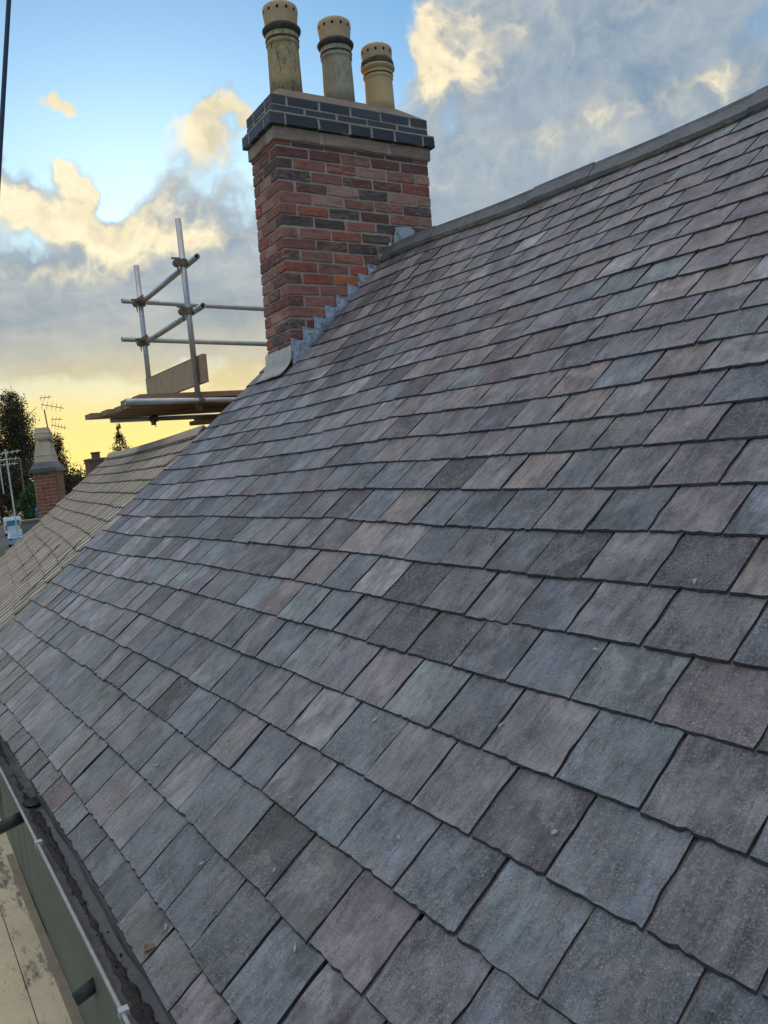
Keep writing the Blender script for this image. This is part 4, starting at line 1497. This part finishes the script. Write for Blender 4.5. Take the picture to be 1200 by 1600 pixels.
while z < ztop - 0.03:
    cs = [-fw_ / 2, -fw_ / 2 + .22, fw_ / 2] if k % 2 else [-fw_ / 2, -fw_ / 2 + .11, -fw_ / 2 + .325, fw_ / 2]
    for a, b_ in zip(cs[:-1], cs[1:]):
        c = FM @ Vector(((a + b_) / 2, 0.05, z + 0.0325))
        Mx = FM.to_3x3()
        L0, L1, L2 = Mx.col[0] * (b_ - a - .008), Mx.col[1] * 0.10, Mx.col[2] * 0.062
        o = bpy.data.objects.new('brick', fr_.choice(BRF))
        f = fr_.uniform(.8, 1.2)
        o.color = (0.27 * f, 0.085 * f, 0.048 * f, 1)
        put(o, Matrix(((L0.x, L1.x, L2.x, c.x), (L0.y, L1.y, L2.y, c.y), (L0.z, L1.z, L2.z, c.z), (0, 0, 0, 1))), farch)
    ec = [0.105, 0.32, fdp] if k % 2 else [0.105, 0.21, 0.42, fdp]
    for a, b_ in zip(ec[:-1], ec[1:]):
        c = FM @ Vector((fw_ / 2 - 0.05, (a + b_) / 2, z + 0.0325))
        Mx = FM.to_3x3()
        L0, L1, L2 = Mx.col[1] * (b_ - a - .008), Mx.col[0] * 0.102, Mx.col[2] * 0.062
        o = bpy.data.objects.new('brick', fr_.choice(BRF))
        f = fr_.uniform(.8, 1.2)
        o.color = (0.30 * f, 0.15 * f, 0.075 * f, 1)  # warm light on this face is put into the brick colour
        put(o, Matrix(((L0.x, L1.x, L2.x, c.x), (L0.y, L1.y, L2.y, c.y), (L0.z, L1.z, L2.z, c.z), (0, 0, 0, 1))), farch)
    z += 0.072
    k += 1
bm = MB()
bm.box((-fw_ / 2 - .055, -.055, ztop), (fw_ / 2 + .055, fdp + .055, ztop + .075))
bm.add([(-fw_ / 2 - .03, -.03, ztop + .075), (fw_ / 2 + .03, -.03, ztop + .075), (fw_ / 2 + .03, fdp + .03, ztop + .075), (-fw_ / 2 - .03, fdp + .03, ztop + .075),
        (-fw_ / 2 + .04, .05, ztop + .20), (fw_ / 2 - .04, .05, ztop + .20), (fw_ / 2 - .04, fdp - .05, ztop + .20), (-fw_ / 2 + .04, fdp - .05, ztop + .20)], BOXF)
bm.obj('lead_cap', generic('dark_lead_cap', (0.06, 0.065, 0.08), (0.13, 0.13, 0.14), 9, 0.5, 0.002), farch, FM)
bm = MB()


def sq(z, w):
    return [(-w, .31 - w, z), (w, .31 - w, z), (w, .31 + w, z), (-w, .31 + w, z)]


lv = [(0.18, .165), (0.30, .155), (0.305, .160), (0.315, .160), (0.32, .150), (0.52, .115), (0.525, .085), (0.56, .085), (0.565, .125), (0.60, .135), (0.66, .125), (0.665, .13), (0.68, .13), (0.685, .12), (0.76, .095)]
vs = [p for z, w in lv for p in sq(ztop + 0.18 + (z - 0.18) * 1.25, w * 1.15)]
fs = [[k * 4 + i, k * 4 + (i + 1) % 4, (k + 1) * 4 + (i + 1) % 4, (k + 1) * 4 + i] for k in range(len(lv) - 1) for i in range(4)] + [[len(vs) - 4 + i for i in range(4)]]
bm.add(vs, fs)
bm.obj('chimney_pot', generic('pale_square_pot', (0.46, 0.36, 0.26), (0.58, 0.47, 0.36), 8, 0.85, 0.002), farch, FM)
# roof under the far chimney, hidden behind the tan roof from here
lowroof = thing('low_terrace_house', (fcb.x + 3, fcb.y - 2, GROUND), 'low terrace house under the far red chimney, hidden by the tan roof', 'house')


def gable(parent, c, ax, L, Wd, ze, zr, mw, mr):
    ax = Vector(ax).normalized()
    sd = Vector((-ax.y, ax.x, 0))
    c = Vector(c)
    pr = [c + sd * Wd / 2, c - sd * Wd / 2]
    bm = MB()
    A = [Vector((p.x, p.y, z)) for p, z in ((pr[0], GROUND), (pr[0], ze), (c, zr), (pr[1], ze), (pr[1], GROUND))]
    bm.prism(A, ax * L)
    bm.obj('wall', mw, parent)
    bm = MB()
    for s in (1, -1):
        e = c + sd * s * (Wd / 2 + .25)
        e = Vector((e.x, e.y, ze - .2)) - ax * .15
        r = Vector((c.x, c.y, zr + .06)) - ax * .15
        bm.prism([e, e + ax * (L + .3), r + ax * (L + .3), r], (0, 0, 0.08))
    bm.obj('roof', mr, parent)


M_fr = generic('far_roof_tiles', (0.07, 0.05, 0.04), (0.12, 0.085, 0.065), 2, 0.9, 0.01, 12)
M_fw = generic('far_house_brick', (0.16, 0.08, 0.055), (0.22, 0.12, 0.085), 2, 0.9, 0.01, 12)
gable(lowroof, (fcb.x - 0.2, fcb.y - 0.35, 0), (0.97, -0.24, 0), 6.0, 5.0, -3.2, -1.4, M_fw, M_fr)

# distant dark house with a broad stack
dh = thing('distant_house', on_ground(152, 60), 'distant dark house with a broad chimney stack against the sunset', 'house')
q = at(150, 745, 60)
gable(dh, (q.x, q.y - 1.0, 0), (0.3, -0.95, 0), 9.0, 6.0, q.z - 2.2, q.z + .35, M_fw, M_fr)
bm = MB()
kk = 60 / F_PX
st_ = at(150, 716, 60)
bm.box((-.6, -17 * kk, -2.6), (.6, 15 * kk, 0.0))
bm.box((-.66, -18.5 * kk, -0.16), (.66, 16.5 * kk, -0.02))
stk = bm.obj('chimney_stack', M_fw, dh, Matrix.Translation(st_))
bm = MB()
bm.lathe([(.33, -.05), (.30, .05), (.30, .32), (.36, .36), (.36, .44), (.30, .45)], 16)
bm.obj('chimney_pot', M_fw, stk, Matrix.Translation(st_ + Vector((0, 0, 0))))

# aerials
M_alu = generic('aluminium', (0.42, 0.42, 0.40), (0.58, 0.57, 0.54), 10, 0.4, 0.0003, 60, 0.5, 0.6)
M_dkal = generic('dull_aluminium', (0.10, 0.09, 0.08), (0.16, 0.15, 0.13), 10, 0.5, 0.0003, 60, 0.5, 0.4)


def aerial(name, lab, pbase, ptop, dist, yagis, m_, rm=0.016, grp='tv aerials on masts'):
    a, b = at(*pbase, dist), at(*ptop, dist)
    t_ = thing(name, a, lab, 'aerial', grp)
    bm = MB()
    bm.tube(a, b, rm, 8)
    bm.obj('mast', m_, t_)
    kx = dist / F_PX
    for (px, py, dx, dy, n, el) in yagis:
        p0 = at(px, py, dist)
        p1 = at(px + dx, py + dy, dist * 1.01)
        bm = MB()
        bm.tube(p0, p1, rm * .55, 6)
        u = (p1 - p0)
        side = u2 * 0.9 + fw * 0.35
        for i in range(n):
            c = p0 + u * (i + .3) / n
            l = el * kx * (1 - .25 * i / n) / 2
            bm.tube(c - side * l, c + side * l, rm * .33, 5)
        bm.obj('aerial_head', m_, t_)
    return t_


aerial('tv_aerial', 'twin headed tv aerial fixed on the far red chimney', (86, 726), (69, 640), 17.2, [(64, 632, 36, 6, 5, 16), (62, 622, 18, -2, 3, 10), (80, 664, 24, 5, 5, 13), (80, 655, 17, 0, 3, 9)], M_dkal, 0.013)
aerial('tv_aerial', 'nearest tall white aerial mast with wide rows of rods at its head', (30, 850), (8, 702), 21, [(-14, 712, 46, -8, 6, 9), (-14, 720, 44, -4, 5, 8), (-12, 728, 40, -4, 5, 8)], M_alu, 0.02)
aerial('tv_aerial', 'grey mast just right of the tall white aerial mast', (38, 770), (31, 716), 30, [(18, 722, 16, -2, 4, 8)], M_dkal, 0.028)
aerial('tv_aerial', 'thin pale mast at the extreme left edge', (6, 772), (-2, 718), 28, [(-10, 722, 14, -2, 4, 8)], M_alu, 0.018)

# blue barrel and fence by the far yard
bp = at(63, 822, 42)
bm = MB()
bm.lathe([(.19, -.30), (.21, -.27), (.21, -.11), (.222, -.095), (.21, -.08), (.21, .08), (.222, .095), (.21, .11), (.21, .22), (.19, .25)], 18)
tag(bm.obj('blue_barrel', generic('blue_plastic', (0.01, 0.07, 0.40), (0.02, 0.10, 0.52), 4, 0.4), None, Matrix.Translation(at(63, 800, 42)), smooth=True), 'blue plastic barrel at the foot of the red far chimney', 'barrel')
yard = thing('yard_wall', at(52, 828, 43), 'low buff yard wall left of the red far chimney', 'wall')
bm = MB()
p = at(46, 816, 43)
bm.box((-0.1, -1.1, -6), (0.1, 0.4, 0.06), Matrix.Translation(p))
bm.obj('wall_body', generic('yard_render', (0.16, 0.14, 0.11), (0.24, 0.21, 0.17), 3, 0.9), yard)
bm = MB()
bm.box((-0.16, -1.15, 0.06), (0.16, 0.45, 0.14), Matrix.Translation(p))
bm.obj('coping', generic('yard_coping', (0.24, 0.20, 0.15), (0.32, 0.28, 0.21), 3, 0.9), yard)

# vehicles
M_vw = generic('van_white_paint', (0.62, 0.64, 0.66), (0.70, 0.72, 0.74), 2, 0.3, 0.0002, 20, 0.5)
M_vb = generic('pale_blue_paint', (0.30, 0.42, 0.50), (0.38, 0.50, 0.58), 2, 0.3, 0.0002, 20, 0.5)
M_glass = generic('windscreen', (0.06, 0.20, 0.36), (0.09, 0.27, 0.44), 1, 0.08, 0.0001, 5, 0.8)  # blue sky reflection painted into the glass colour
M_tyre = generic('tyre', (0.015, 0.015, 0.016), (0.03, 0.03, 0.03), 10, 0.9)
M_rim = generic('wheel_rim', (0.30, 0.31, 0.32), (0.42, 0.43, 0.44), 10, 0.4, 0.0003, 30, 0.5, 0.6)
M_lamp = generic('lamp_glass', (0.55, 0.55, 0.5), (0.7, 0.7, 0.65), 5, 0.2)
M_red = generic('tail_lamp', (0.30, 0.02, 0.015), (0.40, 0.03, 0.02), 5, 0.3)


def vehicle(name, lab, cat, pos, heading, prof, Wd, paint, glass, wheels, lamps, lampmat):
    """prof: side outline (x forward, z); glass: list of quads"""
    t_ = thing(name, pos, lab, cat)
    M = Matrix.Translation(pos) @ Matrix.Rotation(heading, 4, 'Z')
    W_[t_.name] = Matrix.Translation(pos)
    bmx = bmesh.new()
    rows = []
    for y, inset in ((-Wd / 2, .05), (-Wd / 2 + .10, 0), (Wd / 2 - .10, 0), (Wd / 2, .05)):
        rows.append([bmx.verts.new((x * (1 - inset * .3), y * (1 - (0.14 if z > 1.1 else 0) * (cat == 'car')), z - (inset if z > 1.2 else 0))) for x, z in prof])
    n = len(prof)
    for a, b in zip(rows[:-1], rows[1:]):
        for k in range(n):
            bmx.faces.new((a[k], a[(k + 1) % n], b[(k + 1) % n], b[k]))
    bmx.faces.new(rows[0][::-1])
    bmx.faces.new(rows[-1])
    bmesh.ops.recalc_face_normals(bmx, faces=bmx.faces[:])
    me = bpy.data.meshes.new('body')
    bmx.to_mesh(me)
    bmx.free()
    me.materials.append(paint)
    body = part('body', me, t_, M)
    for gname, quad, nrm in glass:
        bm = MB()
        bm.prism(quad, nrm)
        bm.obj(gname, M_glass, t_, M)
    for x in wheels:
        for s in (-1, 1):
            bm = MB()
            bm.tube((x, s * (Wd / 2 - .20), .33), (x, s * (Wd / 2 + .01), .33), .33, 20)
            wh = bm.obj('wheel', M_tyre, t_, M)
            bm = MB()
            bm.tube((x, s * (Wd / 2 + .005), .33), (x, s * (Wd / 2 + .02), .33), .20, 16)
            bm.obj('rim', M_rim, wh, M)
    for lo, hi in lamps:
        bm = MB()
        bm.box(lo, hi)
        bm.obj('lamp', lampmat, t_, M)
    return t_


vp = on_ground(11, 102)
van_prof = [(-2.4, .35), (2.4, .35), (2.45, .9), (1.7, 1.15), (1.15, 2.0), (.9, 2.2), (-2.35, 2.2), (-2.45, 1.9)]
vehicle('white_van', 'white van with dark rear window parked behind the pale blue car', 'van', vp, -0.10, van_prof, 1.9, M_vw,
        [('rear_window', [(-2.43, -.72, 1.22), (-2.43, .72, 1.22), (-2.45, .70, 1.86), (-2.45, -.70, 1.86)], (-.012, 0, 0)), ('windscreen', [(1.72, -.8, 1.17), (1.72, .8, 1.17), (1.18, .75, 1.98), (1.18, -.75, 1.98)], (.02, 0, .012))],
        (-1.5, 1.6), [((-2.49, -.88, .8), (-2.42, -.74, 1.3)), ((-2.49, .74, .8), (-2.42, .88, 1.3))], M_red)
cp = on_ground(16, 84)
car_prof = [(-2.0, .3), (2.0, .3), (2.05, .75), (1.1, .95), (.35, 1.45), (-1.2, 1.5), (-1.75, 1.0), (-2.05, .9)]
vehicle('pale_blue_car', 'pale blue car with a large reflecting rear window below the white van', 'car', cp, -0.12, car_prof, 1.8, M_vb,
        [('rear_window', [(-1.74, -.66, 1.04), (-1.74, .66, 1.04), (-1.24, .62, 1.47), (-1.24, -.62, 1.47)], (-.012, 0, .014)), ('windscreen', [(1.08, -.66, .98), (1.08, .66, .98), (.38, .62, 1.43), (.38, -.62, 1.43)], (.012, 0, .014))],
        (-1.3, 1.35), [((-2.08, -.85, .72), (-2.0, -.55, .90)), ((-2.08, .55, .72), (-2.0, .85, .90))], M_red)
